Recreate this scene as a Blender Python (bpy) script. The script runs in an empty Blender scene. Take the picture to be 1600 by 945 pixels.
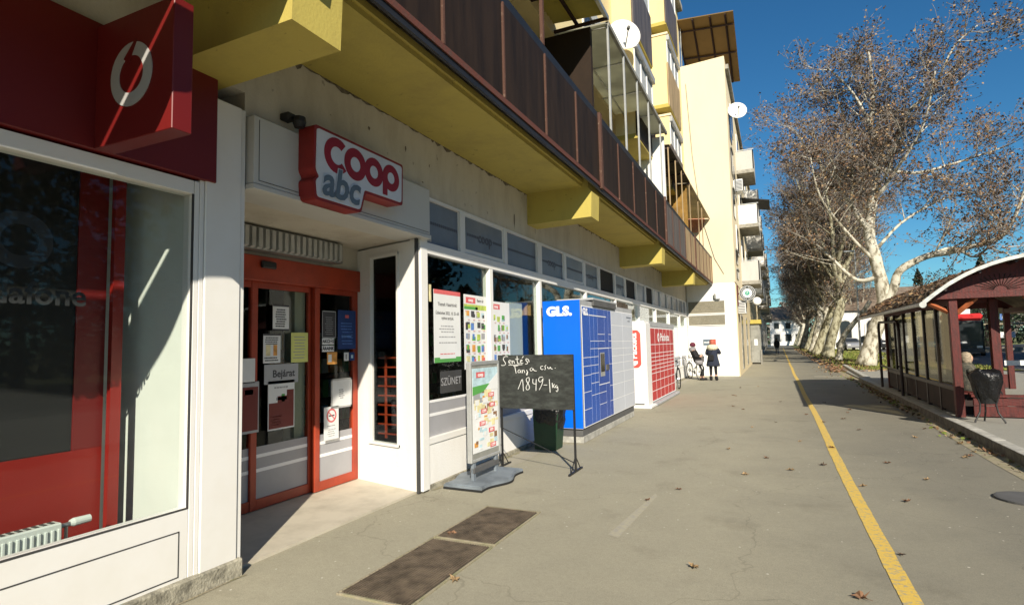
import bpy, math, random
from mathutils import Vector, Matrix, Quaternion
R = math.radians
# ------------------------------------------------------------------ camera, sky, sun, exposure
C = bpy.context.scene.collection
sc = bpy.context.scene
camd = bpy.data.cameras.new('camera'); cam = bpy.data.objects.new('camera', camd); C.objects.link(cam)
camd.sensor_width = 36.0; camd.lens = 889.33 / 1600 * 36; camd.clip_start = 0.05; camd.clip_end = 3000
_a, _b, _c = R(24.7748761), R(4.22019971), R(-1.26690804)
_f = Vector((-math.sin(_a)*math.cos(_b), math.cos(_a)*math.cos(_b), math.sin(_b)))
_r = Vector((math.cos(_a), math.sin(_a), 0)); _u = _r.cross(_f)
_r2 = _r*math.cos(_c) + _u*math.sin(_c); _u2 = -_r*math.sin(_c) + _u*math.cos(_c)
cam.matrix_world = Matrix(((_r2.x, _u2.x, -_f.x, 0), (_r2.y, _u2.y, -_f.y, 0), (_r2.z, _u2.z, -_f.z, 1.6), (0, 0, 0, 1)))
sc.camera = cam
SUN_EL = 31.0
to_sun = Vector((0.511*math.cos(R(SUN_EL)), -0.8596*math.cos(R(SUN_EL)), math.sin(R(SUN_EL))))
w = bpy.data.worlds.new('World'); sc.world = w; w.use_nodes = True
nt = w.node_tree; bg = nt.nodes['Background']
sky = nt.nodes.new('ShaderNodeTexSky'); sky.sky_type = 'NISHITA'; sky.sun_disc = False
sky.sun_elevation = R(SUN_EL); sky.sun_rotation = R(149.3)
sky.air_density = 1.0; sky.dust_density = 0.05; sky.ozone_density = 3.0; sky.altitude = 100
hs = nt.nodes.new('ShaderNodeHueSaturation'); hs.inputs['Saturation'].default_value = 1.18
nt.links.new(sky.outputs[0], hs.inputs['Color']); tn = nt.nodes.new('ShaderNodeMixRGB'); tn.blend_type = 'MULTIPLY'; tn.inputs[0].default_value = 1.0; tn.inputs[2].default_value = (0.66, 1.16, 1.28, 1)
nt.links.new(hs.outputs[0], tn.inputs[1]); nt.links.new(tn.outputs[0], bg.inputs[0])
bg.inputs[1].default_value = 0.056
sd = bpy.data.lights.new('sun', 'SUN'); sd.energy = 5.0; sd.angle = R(0.5); sd.color = (1.0, 0.91, 0.76)
so = bpy.data.objects.new('sun', sd); C.objects.link(so)
so.rotation_mode = 'QUATERNION'; so.rotation_quaternion = to_sun.to_track_quat('Z', 'Y'); so.location = to_sun*50
sc.view_settings.view_transform = 'Standard'; sc.view_settings.look = 'None'
sc.view_settings.exposure = 0.5; sc.view_settings.gamma = 1.0; sc.view_settings.use_curve_mapping = False
sc.render.engine = 'CYCLES'
sc.cycles.max_bounces = 7; sc.cycles.diffuse_bounces = 2; sc.cycles.transparent_max_bounces = 10
rnd = random.Random(7)

# ------------------------------------------------------------------ materials
def mat(name, col, rough=0.7, var=0.12, vscale=3.0, bump=0.0, bscale=60.0, metal=0.0, spec=0.5, col2=None, detail=5.0, stretch=None, c2amt=(0.45, 0.7)):
    m = bpy.data.materials.new(name); m.use_nodes = True
    n = m.node_tree.nodes; L = m.node_tree.links; b = n['Principled BSDF']
    b.inputs['Roughness'].default_value = rough; b.inputs['Metallic'].default_value = metal
    b.inputs['Specular IOR Level'].default_value = spec
    b.inputs['Base Color'].default_value = (*col, 1)
    tc = n.new('ShaderNodeTexCoord'); src = tc.outputs['Object']
    if stretch:
        mp = n.new('ShaderNodeMapping'); mp.inputs['Scale'].default_value = stretch
        L.new(src, mp.inputs[0]); src = mp.outputs[0]
    if var > 0 or col2:
        no = n.new('ShaderNodeTexNoise'); no.inputs['Scale'].default_value = vscale; no.inputs['Detail'].default_value = detail
        no.inputs['Roughness'].default_value = 0.65
        L.new(src, no.inputs['Vector'])
        r = n.new('ShaderNodeValToRGB'); L.new(no.outputs[0], r.inputs[0])
        c2 = col2 if col2 else tuple(c*(1-var*1.6) for c in col)
        c1 = col if col2 else tuple(min(1, c*(1+var*0.5)) for c in col)
        r.color_ramp.elements[0].position = c2amt[0]-0.12 if not col2 else c2amt[0]; r.color_ramp.elements[0].color = (*c2, 1)
        r.color_ramp.elements[1].position = c2amt[1] if col2 else 0.62; r.color_ramp.elements[1].color = (*c1, 1)
        if col2:
            r.color_ramp.elements[0].color = (*c1, 1); r.color_ramp.elements[1].color = (*c2, 1)
        L.new(r.outputs[0], b.inputs['Base Color'])
    if bump > 0:
        nb = n.new('ShaderNodeTexNoise'); nb.inputs['Scale'].default_value = bscale; nb.inputs['Detail'].default_value = 4
        L.new(tc.outputs['Object'], nb.inputs['Vector'])
        bp = n.new('ShaderNodeBump'); bp.inputs['Strength'].default_value = bump; bp.inputs['Distance'].default_value = 0.02
        L.new(nb.outputs[0], bp.inputs['Height']); L.new(bp.outputs[0], b.inputs['Normal'])
    return m

def glass(name, tint=(0.9, 0.95, 0.93), amount=1.0, base=0.03):
    m = bpy.data.materials.new(name); m.use_nodes = True
    n = m.node_tree.nodes; L = m.node_tree.links; n.remove(n['Principled BSDF']); o = n['Material Output']
    t = n.new('ShaderNodeBsdfTransparent'); t.inputs[0].default_value = (*tint, 1)
    g = n.new('ShaderNodeBsdfGlossy'); g.inputs['Roughness'].default_value = 0.02; g.inputs[0].default_value = (0.95, 0.97, 1, 1)
    f = n.new('ShaderNodeLayerWeight'); pw = n.new('ShaderNodeMath'); pw.operation = 'POWER'; pw.inputs[1].default_value = 5.0; L.new(f.outputs['Facing'], pw.inputs[0])
    mu = n.new('ShaderNodeMath'); mu.operation = 'MULTIPLY_ADD'; mu.inputs[1].default_value = amount; mu.inputs[2].default_value = base
    mx = n.new('ShaderNodeMixShader')
    L.new(pw.outputs[0], mu.inputs[0]); L.new(mu.outputs[0], mx.inputs[0]); L.new(t.outputs[0], mx.inputs[1]); L.new(g.outputs[0], mx.inputs[2])
    L.new(mx.outputs[0], o.inputs[0]); return m

def ground_mat(name, base, dark, light, crack=True, side=False):
    m = bpy.data.materials.new(name); m.use_nodes = True
    n = m.node_tree.nodes; L = m.node_tree.links; b = n['Principled BSDF']; b.inputs['Roughness'].default_value = 0.85
    tc = n.new('ShaderNodeTexCoord')
    def noise(s, d=6, r=0.6):
        q = n.new('ShaderNodeTexNoise'); q.inputs['Scale'].default_value = s; q.inputs['Detail'].default_value = d; q.inputs['Roughness'].default_value = r
        L.new(tc.outputs['Object'], q.inputs['Vector']); return q
    def ramp(src, p0, p1, c0, c1):
        q = n.new('ShaderNodeValToRGB'); q.color_ramp.elements[0].position = p0; q.color_ramp.elements[1].position = p1
        q.color_ramp.elements[0].color = (*c0, 1); q.color_ramp.elements[1].color = (*c1, 1); L.new(src, q.inputs[0]); return q
    def mix(mode, fac, a, c):
        q = n.new('ShaderNodeMixRGB'); q.blend_type = mode; q.inputs[0].default_value = fac
        L.new(a, q.inputs[1]); L.new(c, q.inputs[2]); return q
    big = ramp(noise(0.22, 4, 0.5).outputs[0], 0.2, 0.8, dark, base)
    mid = ramp(noise(2.3, 7, 0.7).outputs[0], 0.3, 0.75, (0.92, 0.92, 0.92), (1.05, 1.05, 1.04))
    c = mix('MULTIPLY', 1.0, big.outputs[0], mid.outputs[0])
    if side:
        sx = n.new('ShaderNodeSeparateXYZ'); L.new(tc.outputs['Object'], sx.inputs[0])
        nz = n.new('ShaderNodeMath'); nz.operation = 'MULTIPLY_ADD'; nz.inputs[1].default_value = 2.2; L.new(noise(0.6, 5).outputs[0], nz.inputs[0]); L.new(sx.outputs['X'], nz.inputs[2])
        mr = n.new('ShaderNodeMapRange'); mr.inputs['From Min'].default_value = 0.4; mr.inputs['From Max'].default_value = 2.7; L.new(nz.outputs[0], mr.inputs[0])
        c = mix('MULTIPLY', 1.0, c.outputs[0], ramp(mr.outputs[0], 0, 1, (1, 1, 1), (0.60, 0.61, 0.65)).outputs[0])  # darker towards the right, mostly lens fall-off painted into the asphalt colour
        c = mix('MULTIPLY', 1.0, c.outputs[0], ramp(noise(1.25, 7, 0.62).outputs[0], 0.56, 0.74, (1, 1, 1), (0.76, 0.75, 0.74)).outputs[0])
        c = mix('MULTIPLY', 1.0, c.outputs[0], ramp(noise(24, 5, 0.85).outputs[0], 0.3, 0.7, (0.88, 0.88, 0.88), (1.1, 1.1, 1.1)).outputs[0])
    fine = ramp(noise(110, 4, 0.9).outputs[0], 0.32, 0.68, (0.62, 0.62, 0.62), (1.32, 1.32, 1.32))
    c = mix('MULTIPLY', 0.8, c.outputs[0], fine.outputs[0])
    spk = n.new('ShaderNodeTexVoronoi'); spk.inputs['Scale'].default_value = 6.5
    L.new(tc.outputs['Object'], spk.inputs['Vector'])
    sr = ramp(spk.outputs['Distance'], 0.035, 0.07, (1, 1, 1), (0, 0, 0))
    c2 = n.new('ShaderNodeMixRGB'); L.new(sr.outputs[0], c2.inputs[0]); L.new(c.outputs[0], c2.inputs[1]); c2.inputs[2].default_value = (*light, 1)
    out = c2
    if crack:
        wv = noise(1.1, 4, 0.6); mp = n.new('ShaderNodeVectorMath'); mp.operation = 'ADD'
        sc_ = n.new('ShaderNodeVectorMath'); sc_.operation = 'SCALE'; sc_.inputs['Scale'].default_value = 0.9
        L.new(wv.outputs['Color'], sc_.inputs[0]); L.new(tc.outputs['Object'], mp.inputs[0]); L.new(sc_.outputs[0], mp.inputs[1])
        vo = n.new('ShaderNodeTexVoronoi'); vo.feature = 'DISTANCE_TO_EDGE'; vo.inputs['Scale'].default_value = 0.42
        L.new(mp.outputs[0], vo.inputs['Vector'])
        cr = ramp(vo.outputs['Distance'], 0.0, 0.004, (0.6, 0.59, 0.57), (1, 1, 1))
        gate = ramp(noise(0.5, 3).outputs[0], 0.56, 0.6, (1, 1, 1), (0, 0, 0))
        q = n.new('ShaderNodeMixRGB'); L.new(gate.outputs[0], q.inputs[0]); q.inputs[1].default_value = (1, 1, 1, 1); L.new(cr.outputs[0], q.inputs[2])
        out = mix('MULTIPLY', 0.55, c2.outputs[0], q.outputs[0])
    L.new(out.outputs[0], b.inputs['Base Color'])
    bp = n.new('ShaderNodeBump'); bp.inputs['Strength'].default_value = 0.35; bp.inputs['Distance'].default_value = 0.01
    L.new(noise(120, 3, 0.8).outputs[0], bp.inputs['Height']); L.new(bp.outputs[0], b.inputs['Normal'])
    return m

def plaster(name, col, stain, amt=0.5, sc_=1.4, rough=0.85):
    m = bpy.data.materials.new(name); m.use_nodes = True
    n = m.node_tree.nodes; L = m.node_tree.links; b = n['Principled BSDF']; b.inputs['Roughness'].default_value = rough
    tc = n.new('ShaderNodeTexCoord'); mp = n.new('ShaderNodeMapping'); mp.inputs['Scale'].default_value = (1, 1, 0.35); L.new(tc.outputs['Object'], mp.inputs[0])
    a = n.new('ShaderNodeTexNoise'); a.inputs['Scale'].default_value = sc_*2; a.inputs['Detail'].default_value = 8; a.inputs['Roughness'].default_value = 0.7; L.new(mp.outputs[0], a.inputs['Vector'])
    r = n.new('ShaderNodeValToRGB'); r.color_ramp.elements[0].position = 0.46; r.color_ramp.elements[1].position = 0.78
    r.color_ramp.elements[0].color = (0, 0, 0, 1); r.color_ramp.elements[1].color = (amt, amt, amt, 1); L.new(a.outputs[0], r.inputs[0])
    x = n.new('ShaderNodeMixRGB'); x.inputs[1].default_value = (*col, 1); x.inputs[2].default_value = (*stain, 1); L.new(r.outputs[0], x.inputs[0])
    s = n.new('ShaderNodeTexNoise'); s.inputs['Scale'].default_value = 14; s.inputs['Detail'].default_value = 5; L.new(tc.outputs['Object'], s.inputs['Vector'])
    r2 = n.new('ShaderNodeValToRGB'); r2.color_ramp.elements[0].position = 0.69; r2.color_ramp.elements[1].position = 0.74
    r2.color_ramp.elements[0].color = (0, 0, 0, 1); r2.color_ramp.elements[1].color = (amt, amt, amt, 1); L.new(s.outputs[0], r2.inputs[0])
    y = n.new('ShaderNodeMixRGB'); L.new(r2.outputs[0], y.inputs[0]); L.new(x.outputs[0], y.inputs[1]); y.inputs[2].default_value = (*[c*0.4 for c in stain], 1)
    L.new(y.outputs[0], b.inputs['Base Color'])
    bp = n.new('ShaderNodeBump'); bp.inputs['Strength'].default_value = 0.25; bp.inputs['Distance'].default_value = 0.01
    q = n.new('ShaderNodeTexNoise'); q.inputs['Scale'].default_value = 45; q.inputs['Detail'].default_value = 5; L.new(tc.outputs['Object'], q.inputs['Vector'])
    L.new(q.outputs[0], bp.inputs['Height']); L.new(bp.outputs[0], b.inputs['Normal'])
    return m

M = dict(
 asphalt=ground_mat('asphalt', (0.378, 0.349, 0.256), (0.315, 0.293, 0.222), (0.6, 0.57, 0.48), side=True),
 road=ground_mat('road_asphalt', (0.11, 0.11, 0.11), (0.08, 0.08, 0.085), (0.2, 0.2, 0.2)),
 paving=ground_mat('paving', (0.33, 0.32, 0.28), (0.27, 0.265, 0.235), (0.46, 0.45, 0.4), crack=False),
 fascia_white=mat('dusty_white_panel', (0.58, 0.58, 0.55), 0.6, 0.06, 1.2, col2=(0.47, 0.46, 0.41), c2amt=(0.45, 0.9)),
 stain=mat('dark_grime', (0.20, 0.17, 0.12), 0.95, 0.4, 20),
 kerb_face=mat('shaded_kerb_face', (0.17, 0.16, 0.13), 0.95, 0.3, 8, 0.4, 70),  # shade on the kerb's street face, painted into the concrete colour
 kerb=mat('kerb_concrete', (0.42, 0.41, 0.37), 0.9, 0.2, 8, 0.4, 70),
 terrazzo=mat('terrazzo', (0.55, 0.50, 0.40), 0.6, 0.12, 2.5, 0.05, 40, col2=(0.42, 0.38, 0.3)),
 dirt=mat('dirt', (0.30, 0.26, 0.18), 0.95, 0.3, 6, 0.6, 50, col2=(0.2, 0.2, 0.1)),
 grass_soil=mat('grass_soil', (0.13, 0.15, 0.04), 0.95, 0.3, 1.2, 0.6, 30, col2=(0.24, 0.2, 0.08)),
 yellow_paint=mat('yellow_road_paint', (0.66, 0.45, 0.085), 0.8, 0.2, 26, 0.3, 90, detail=9, col2=(0.34, 0.31, 0.22), c2amt=(0.50, 0.64)),
 pale_paint=mat('pale_paint', (0.385, 0.355, 0.262), 0.85, 0.2, 20, col2=(0.33, 0.31, 0.26), c2amt=(0.45, 0.6)),
 white=mat('white_painted_metal', (0.80, 0.79, 0.76), 0.5, 0.04, 1.2, col2=(0.72, 0.70, 0.64), c2amt=(0.5, 0.9)),
 white_wall=plaster('white_wall', (0.82, 0.81, 0.78), (0.55, 0.5, 0.42), 0.25),
 wall=plaster('shop_wall_plaster', (0.60, 0.56, 0.47), (0.3, 0.25, 0.18), 0.5),
 yellow=plaster('yellow_soffit', (0.50, 0.405, 0.092), (0.27, 0.20, 0.065), 0.6, 0.8),
 cream_y=plaster('yellow_cream_plaster', (0.74, 0.61, 0.33), (0.5, 0.38, 0.2), 0.3, 0.5),
 cream=plaster('cream_plaster', (0.78, 0.67, 0.46), (0.58, 0.46, 0.3), 0.25, 0.5),
 cream2=plaster('ochre_plaster', (0.62, 0.52, 0.33), (0.35, 0.3, 0.22), 0.6, 0.9),
 grey_wall=plaster('grey_balcony', (0.5, 0.49, 0.46), (0.3, 0.29, 0.27), 0.5, 1.0),
 concrete=mat('concrete', (0.36, 0.34, 0.29), 0.9, 0.25, 4, 0.3, 50),
 sealant=mat('sealant_dark', (0.05, 0.05, 0.05), 0.8, 0.1),
 plinth=mat('plinth_concrete', (0.36, 0.335, 0.26), 0.95, 0.35, 10, 0.5, 60),
 brown_panel=mat('brown_railing_panel', (0.024, 0.014, 0.008), 0.65, 0.3, 1.5, spec=0.25, stretch=(1, 4, 0.5)),
 brown_grey=mat('grey_brown_panel', (0.12, 0.10, 0.09), 0.5, 0.3, 1.5, stretch=(1, 4, 0.5)),
 tan_panel=mat('tan_panel', (0.42, 0.30, 0.16), 0.6, 0.3, 1.5, stretch=(1, 4, 0.5)),
 rust=mat('rusty_brown_paint', (0.085, 0.036, 0.022), 0.75, 0.4, 14, 0.2, 60, col2=(0.20, 0.13, 0.09), c2amt=(0.58, 0.72)), rust_low=mat('rusty_red_paint', (0.11, 0.032, 0.02), 0.75, 0.4, 14, 0.2, 60, col2=(0.08, 0.04, 0.03)),
 black=mat('black_metal', (0.015, 0.015, 0.016), 0.5, 0.2),
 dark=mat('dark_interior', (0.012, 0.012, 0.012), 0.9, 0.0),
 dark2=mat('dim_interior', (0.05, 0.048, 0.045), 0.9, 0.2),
 grey_film=mat('grey_window_film', (0.36, 0.36, 0.38), 0.5, 0.05, 2),
 blue_film=mat('blue_grey_film', (0.17, 0.20, 0.245), 0.35, 0.1, 2),
 blue_film_txt=mat('film_lettering', (0.09, 0.10, 0.13), 0.5, 0),
 black_pane=mat('black_mesh_pane', (0.012, 0.012, 0.013), 0.8, 0.1),
 red=mat('red_sign', (0.15, 0.007, 0.006), 0.5, 0.05, 2),
 red_bright=mat('bright_red', (0.25, 0.014, 0.010), 0.4, 0.05, 2),
 door_red=mat('orange_red_door_frame', (0.37, 0.046, 0.016), 0.45, 0.15, 3),
 coop_red=mat('dark_red_letters', (0.30, 0.010, 0.020), 0.5, 0.1, 3),
 coop_box=mat('sign_side_red', (0.27, 0.018, 0.014), 0.55, 0.2, 4),
 coop_white=mat('sign_white', (0.66, 0.68, 0.72), 0.5, 0.08, 3),
 coop_grey=mat('sign_grey_letters', (0.12, 0.16, 0.20), 0.5, 0.1, 3),
 ring=mat('white_emblem', (0.42, 0.41, 0.40), 0.4, 0.05),
 ghost=mat('faint_grey_lettering', (0.035, 0.035, 0.038), 0.9, 0.1),
 radiator=mat('radiator_white', (0.62, 0.66, 0.62), 0.4, 0.03),
 inner_white=mat('interior_pale_wall', (0.70, 0.73, 0.68), 0.8, 0.04, 1),
 metal=mat('galvanised', (0.42, 0.43, 0.42), 0.4, 0.25, 4, metal=0.7),
 alu=mat('aluminium', (0.55, 0.56, 0.55), 0.4, 0.1, 5, metal=0.5),
 greybase=mat('grey_plastic', (0.19, 0.22, 0.25), 0.55, 0.2, 5, 0.1, 60),
 paper=mat('white_paper', (0.78, 0.79, 0.78), 0.7, 0.03),
 ink=mat('dark_ink', (0.06, 0.06, 0.065), 0.8, 0),
 ink_grey=mat('grey_ink', (0.35, 0.35, 0.36), 0.8, 0),
 yellow_paper=mat('yellow_paper', (0.70, 0.72, 0.22), 0.7, 0.03),
 grey_paper=mat('grey_paper', (0.42, 0.43, 0.44), 0.7, 0.03),
 green_print=mat('green_print', (0.10, 0.36, 0.08), 0.7, 0.05), lime=mat('lime_print', (0.5, 0.62, 0.12), 0.7, 0.2, 12),
 orange_print=mat('orange_print', (0.75, 0.35, 0.08), 0.7, 0.2, 12), blue_print=mat('blue_print', (0.12, 0.25, 0.6), 0.7, 0.2, 12),
 navy_print=mat('navy_print', (0.02, 0.055, 0.2), 0.6, 0.1), brown_print=mat('brown_print', (0.28, 0.16, 0.09), 0.7, 0.2, 12),
 pale_blue=mat('pale_blue_print', (0.5, 0.68, 0.74), 0.7, 0.2, 8), pale_yel=mat('pale_yellow_print', (0.78, 0.70, 0.40), 0.7, 0.2, 8),
 pink_print=mat('pink_red_print', (0.70, 0.14, 0.14), 0.7, 0.1, 8),
 chalkboard=mat('chalkboard', (0.018, 0.020, 0.018), 0.85, 0.1, 3, col2=(0.055, 0.062, 0.056), stretch=(2, 1, 5), c2amt=(0.42, 0.75)),
 chalk=mat('chalk', (0.75, 0.75, 0.72), 0.95, 0.1, 40),
 bin_green=mat('green_bin', (0.008, 0.045, 0.018), 0.5, 0.15), bag=mat('black_bag', (0.008, 0.008, 0.009), 0.3, 0, bump=0.9, bscale=22),
 gls=mat('blue_locker', (0.0, 0.13, 0.72), 0.35, 0.03, 1), gls2=mat('blue_locker_front', (0.005, 0.08, 0.42), 0.35, 0.05, 1), gls3=mat('purple_blue_locker', (0.015, 0.07, 0.36), 0.35, 0.05, 1),
 locker_white=mat('white_locker', (0.55, 0.58, 0.64), 0.4, 0.03, 1), lwhite=mat('white_cabinet', (0.78, 0.77, 0.75), 0.45, 0.03, 1),
 lgrey=mat('grey_locker_trim', (0.40, 0.41, 0.42), 0.5, 0.1), dgrey=mat('dark_grey_base', (0.10, 0.10, 0.10), 0.7, 0.15),
 locker_red=mat('red_locker_door', (0.50, 0.035, 0.035), 0.5, 0.12, 2), locker_red2=mat('coral_sign', (0.80, 0.09, 0.07), 0.45, 0.03), white_print=mat('white_print', (0.85, 0.85, 0.85), 0.5, 0),
 screen=mat('dark_screen', (0.01, 0.01, 0.012), 0.1, 0), gratemetal=mat('grate_metal', (0.15, 0.115, 0.08), 0.75, 0.35, 7, metal=0.1), gratehole=mat('grate_pit', (0.03, 0.027, 0.02), 0.95, 0.2, 8),
 wood_red=mat('red_stained_wood', (0.09, 0.008, 0.005), 0.6, 0.35, 5, 0.25, 40, stretch=(6, 6, 1)),
 wood_shade=mat('shaded_wood', (0.02, 0.006, 0.005), 0.8, 0.4, 5), wood_orange=mat('orange_brown_wood', (0.33, 0.09, 0.03), 0.6, 0.3, 8),  # near-black wood: shade on the shelter's lower side panels painted into the colour
 shingle=None, roof_edge=mat('pale_roof_edge', (0.55, 0.57, 0.55), 0.5, 0.2, 8),
 perspex=None, frame_dark=mat('dark_frame', (0.025, 0.012, 0.010), 0.5, 0.2),
 bark=None, twig=mat('twig_bark', (0.22, 0.195, 0.17), 0.9, 0.3, 3), leaf_a=mat('brown_leaf', (0.15, 0.10, 0.065), 0.8, 0.4, 2), leaf_b=mat('tan_leaf', (0.36, 0.24, 0.12), 0.8, 0.3, 2), leaf_c=mat('rust_leaf', (0.22, 0.115, 0.06), 0.8, 0.3, 2),
 olive_bark=mat('olive_bark', (0.20, 0.19, 0.12), 0.95, 0.3, 5, 0.5, 30), ever=mat('evergreen_leaf', (0.025, 0.045, 0.018), 0.8, 0.4, 3), trunk_dark=mat('dark_trunk', (0.06, 0.05, 0.04), 0.9, 0.2),
 dish=mat('white_dish', (0.80, 0.79, 0.75), 0.5, 0.05), ac=mat('ac_white', (0.72, 0.72, 0.70), 0.5, 0.05), blind=mat('grey_blind', (0.44, 0.46, 0.46), 0.6, 0.1, 3, stretch=(1, 1, 8)),
 corr=mat('corrugated_yellow_sheet', (0.42, 0.39, 0.12), 0.6, 0.35, 4), corr_d=mat('dark_corrugated', (0.10, 0.085, 0.06), 0.7, 0.35, 4), pale_sheet=mat('pale_awning_sheet', (0.50, 0.50, 0.43), 0.7, 0.12, 1.2),
 slat=mat('pale_slats', (0.55, 0.48, 0.33), 0.7, 0.2, 3), amber=mat('amber_screen', (0.30, 0.16, 0.02), 0.6, 0.3), canopy=mat('brown_canopy_sheet', (0.26, 0.17, 0.06), 0.6, 0.25, 2), rafter=mat('dark_rafter', (0.03, 0.012, 0.01), 0.7, 0.1),
 window_dark=mat('dark_window_glass', (0.03, 0.035, 0.04), 0.12, 0.1), grille=mat('grey_grille', (0.28, 0.28, 0.25), 0.7, 0.2), reed=mat('reed_screen', (0.36, 0.31, 0.2), 0.8, 0.3, 12, stretch=(8, 8, 1)),
 skin=mat('skin', (0.55, 0.32, 0.22), 0.6, 0.05), navy=mat('navy_cloth', (0.018, 0.024, 0.045), 0.9, 0.2), cloth_black=mat('black_cloth', (0.012, 0.012, 0.014), 0.9, 0.2), cloth_grey=mat('grey_cloth', (0.25, 0.24, 0.25), 0.9, 0.2), fur=mat('cream_fur', (0.75, 0.68, 0.5), 0.95, 0.3, 30, 0.8, 60),
 burgundy=mat('burgundy_wool', (0.12, 0.02, 0.04), 0.95, 0.2), hair_red=mat('red_hair', (0.40, 0.10, 0.06), 0.7, 0.2), hair_grey=mat('grey_blond_hair', (0.35, 0.28, 0.2), 0.8, 0.4, 30), camo=mat('mottled_coat', (0.05, 0.05, 0.04), 0.9, 0.4, 25, col2=(0.16, 0.14, 0.1)),
 rubber=mat('rubber', (0.012, 0.012, 0.012), 0.8, 0), bike_white=mat('bike_paint', (0.72, 0.72, 0.70), 0.35, 0), chrome=mat('chrome', (0.6, 0.6, 0.6), 0.25, 0, metal=1.0), basket=mat('grey_basket', (0.12, 0.11, 0.11), 0.8, 0.2, 30),
 car_silver=mat('silver_paint', (0.45, 0.46, 0.48), 0.25, 0, metal=0.5), car_blue=mat('blue_paint', (0.02, 0.13, 0.28), 0.25, 0), car_dark=mat('dark_paint', (0.02, 0.022, 0.026), 0.25, 0), car_white=mat('white_paint', (0.7, 0.7, 0.7), 0.3, 0), lamp=mat('lamp_lens', (0.8, 0.8, 0.78), 0.15, 0),
 bus_red=mat('bus_red', (0.62, 0.035, 0.035), 0.35, 0), tile=mat('roof_tiles', (0.20, 0.15, 0.11), 0.9, 0.3, 3), terracotta=mat('pink_stain', (0.62, 0.30, 0.2), 0.9, 0.2), sign_green=mat('green_emblem', (0.05, 0.32, 0.22), 0.6, 0), sign_dark=mat('dark_ring', (0.06, 0.065, 0.06), 0.6, 0.1),
 skirt=mat('brown_skirt', (0.2, 0.1, 0.05), 0.9, 0.1), bottle=mat('orange_drapes', (0.62, 0.34, 0.14), 0.8, 0.2, 6, stretch=(1, 8, 0.3)), wool=mat('woven_rug', (0.35, 0.12, 0.08), 0.95, 0.4, 8),
)
M['patch_light'] = ground_mat('lighter_asphalt', (0.385, 0.355, 0.28), (0.33, 0.305, 0.24), (0.5, 0.48, 0.42), False); M['patch_dark'] = ground_mat('seam_tar', (0.2, 0.19, 0.16), (0.16, 0.15, 0.13), (0.3, 0.3, 0.27), False); M['patch_stain'] = ground_mat('oily_asphalt', (0.315, 0.288, 0.22), (0.27, 0.25, 0.2), (0.4, 0.38, 0.33), False)
G1 = glass('clear_glass'); G2 = glass('dark_shop_glass', (0.80, 0.84, 0.81), 0.8, 0.018); G4 = glass('phone_shop_glass', (0.95, 0.97, 0.96), 0.8, 0.015); G3 = glass('scratched_perspex', (0.50, 0.48, 0.39), 0.5, 0.06)

def translucent(name, col, tcol, k=0.5):
    m = bpy.data.materials.new(name); m.use_nodes = True
    n = m.node_tree.nodes; L = m.node_tree.links; b = n['Principled BSDF']; b.inputs['Base Color'].default_value = (*col, 1); b.inputs['Roughness'].default_value = .6
    tc = n.new('ShaderNodeTexCoord'); a = n.new('ShaderNodeTexNoise'); a.inputs['Scale'].default_value = 1.6; a.inputs['Detail'].default_value = 6; L.new(tc.outputs['Object'], a.inputs['Vector'])
    r = n.new('ShaderNodeValToRGB'); r.color_ramp.elements[0].position = .35; r.color_ramp.elements[1].position = .7; r.color_ramp.elements[0].color = (*[c*.6 for c in tcol], 1); r.color_ramp.elements[1].color = (*tcol, 1); L.new(a.outputs[0], r.inputs[0])
    t = n.new('ShaderNodeBsdfTranslucent'); L.new(r.outputs[0], t.inputs[0]); x = n.new('ShaderNodeMixShader'); x.inputs[0].default_value = k
    L.new(b.outputs[0], x.inputs[1]); L.new(t.outputs[0], x.inputs[2]); L.new(x.outputs[0], n['Material Output'].inputs[0]); return m
M['pale_sheet'] = translucent('pale_awning_sheet', (0.5, 0.5, 0.43), (0.62, 0.62, 0.5), .55); M['corr'] = translucent('yellow_corrugated_sheet', (0.42, 0.39, 0.12), (0.5, 0.42, 0.12), .4); M['slat'] = translucent('pale_slats', (0.5, 0.44, 0.3), (0.6, 0.5, 0.3), .45); M['canopy'] = translucent('brown_canopy_sheet', (0.26, 0.17, 0.06), (0.5, 0.3, 0.08), .35)
def bark_mat(nm='plane_bark', k=1.0):
    m = bpy.data.materials.new(nm); m.use_nodes = True
    n = m.node_tree.nodes; L = m.node_tree.links; b = n['Principled BSDF']; b.inputs['Roughness'].default_value = 0.85
    tc = n.new('ShaderNodeTexCoord'); mp = n.new('ShaderNodeMapping'); mp.inputs['Scale'].default_value = (1, 1, 0.55); L.new(tc.outputs['Object'], mp.inputs[0])
    a = n.new('ShaderNodeTexNoise'); a.inputs['Scale'].default_value = 4.2; a.inputs['Detail'].default_value = 4; a.inputs['Roughness'].default_value = 0.6; L.new(mp.outputs[0], a.inputs['Vector'])
    r = n.new('ShaderNodeValToRGB'); r.color_ramp.interpolation = 'EASE'
    e = r.color_ramp.elements; e[0].position = 0.36; e[0].color = (0.16, 0.14, 0.10, 1); e[1].position = 0.44; e[1].color = (0.30, 0.27, 0.2, 1)
    x = e.new(0.52); x.color = (0.54, 0.51, 0.42, 1); x = e.new(0.7); x.color = (0.62, 0.59, 0.50, 1); x = e.new(0.78); x.color = (0.30, 0.29, 0.2, 1)
    L.new(a.outputs[0], r.inputs[0])
    for q in r.color_ramp.elements: q.color = (q.color[0]*k, q.color[1]*k, q.color[2]*k*(.5+.5*k), 1)
    L.new(r.outputs[0], b.inputs['Base Color'])
    bp = n.new('ShaderNodeBump'); bp.inputs['Strength'].default_value = 0.5; bp.inputs['Distance'].default_value = 0.04
    L.new(a.outputs[0], bp.inputs['Height']); L.new(bp.outputs[0], b.inputs['Normal'])
    return m
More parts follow.
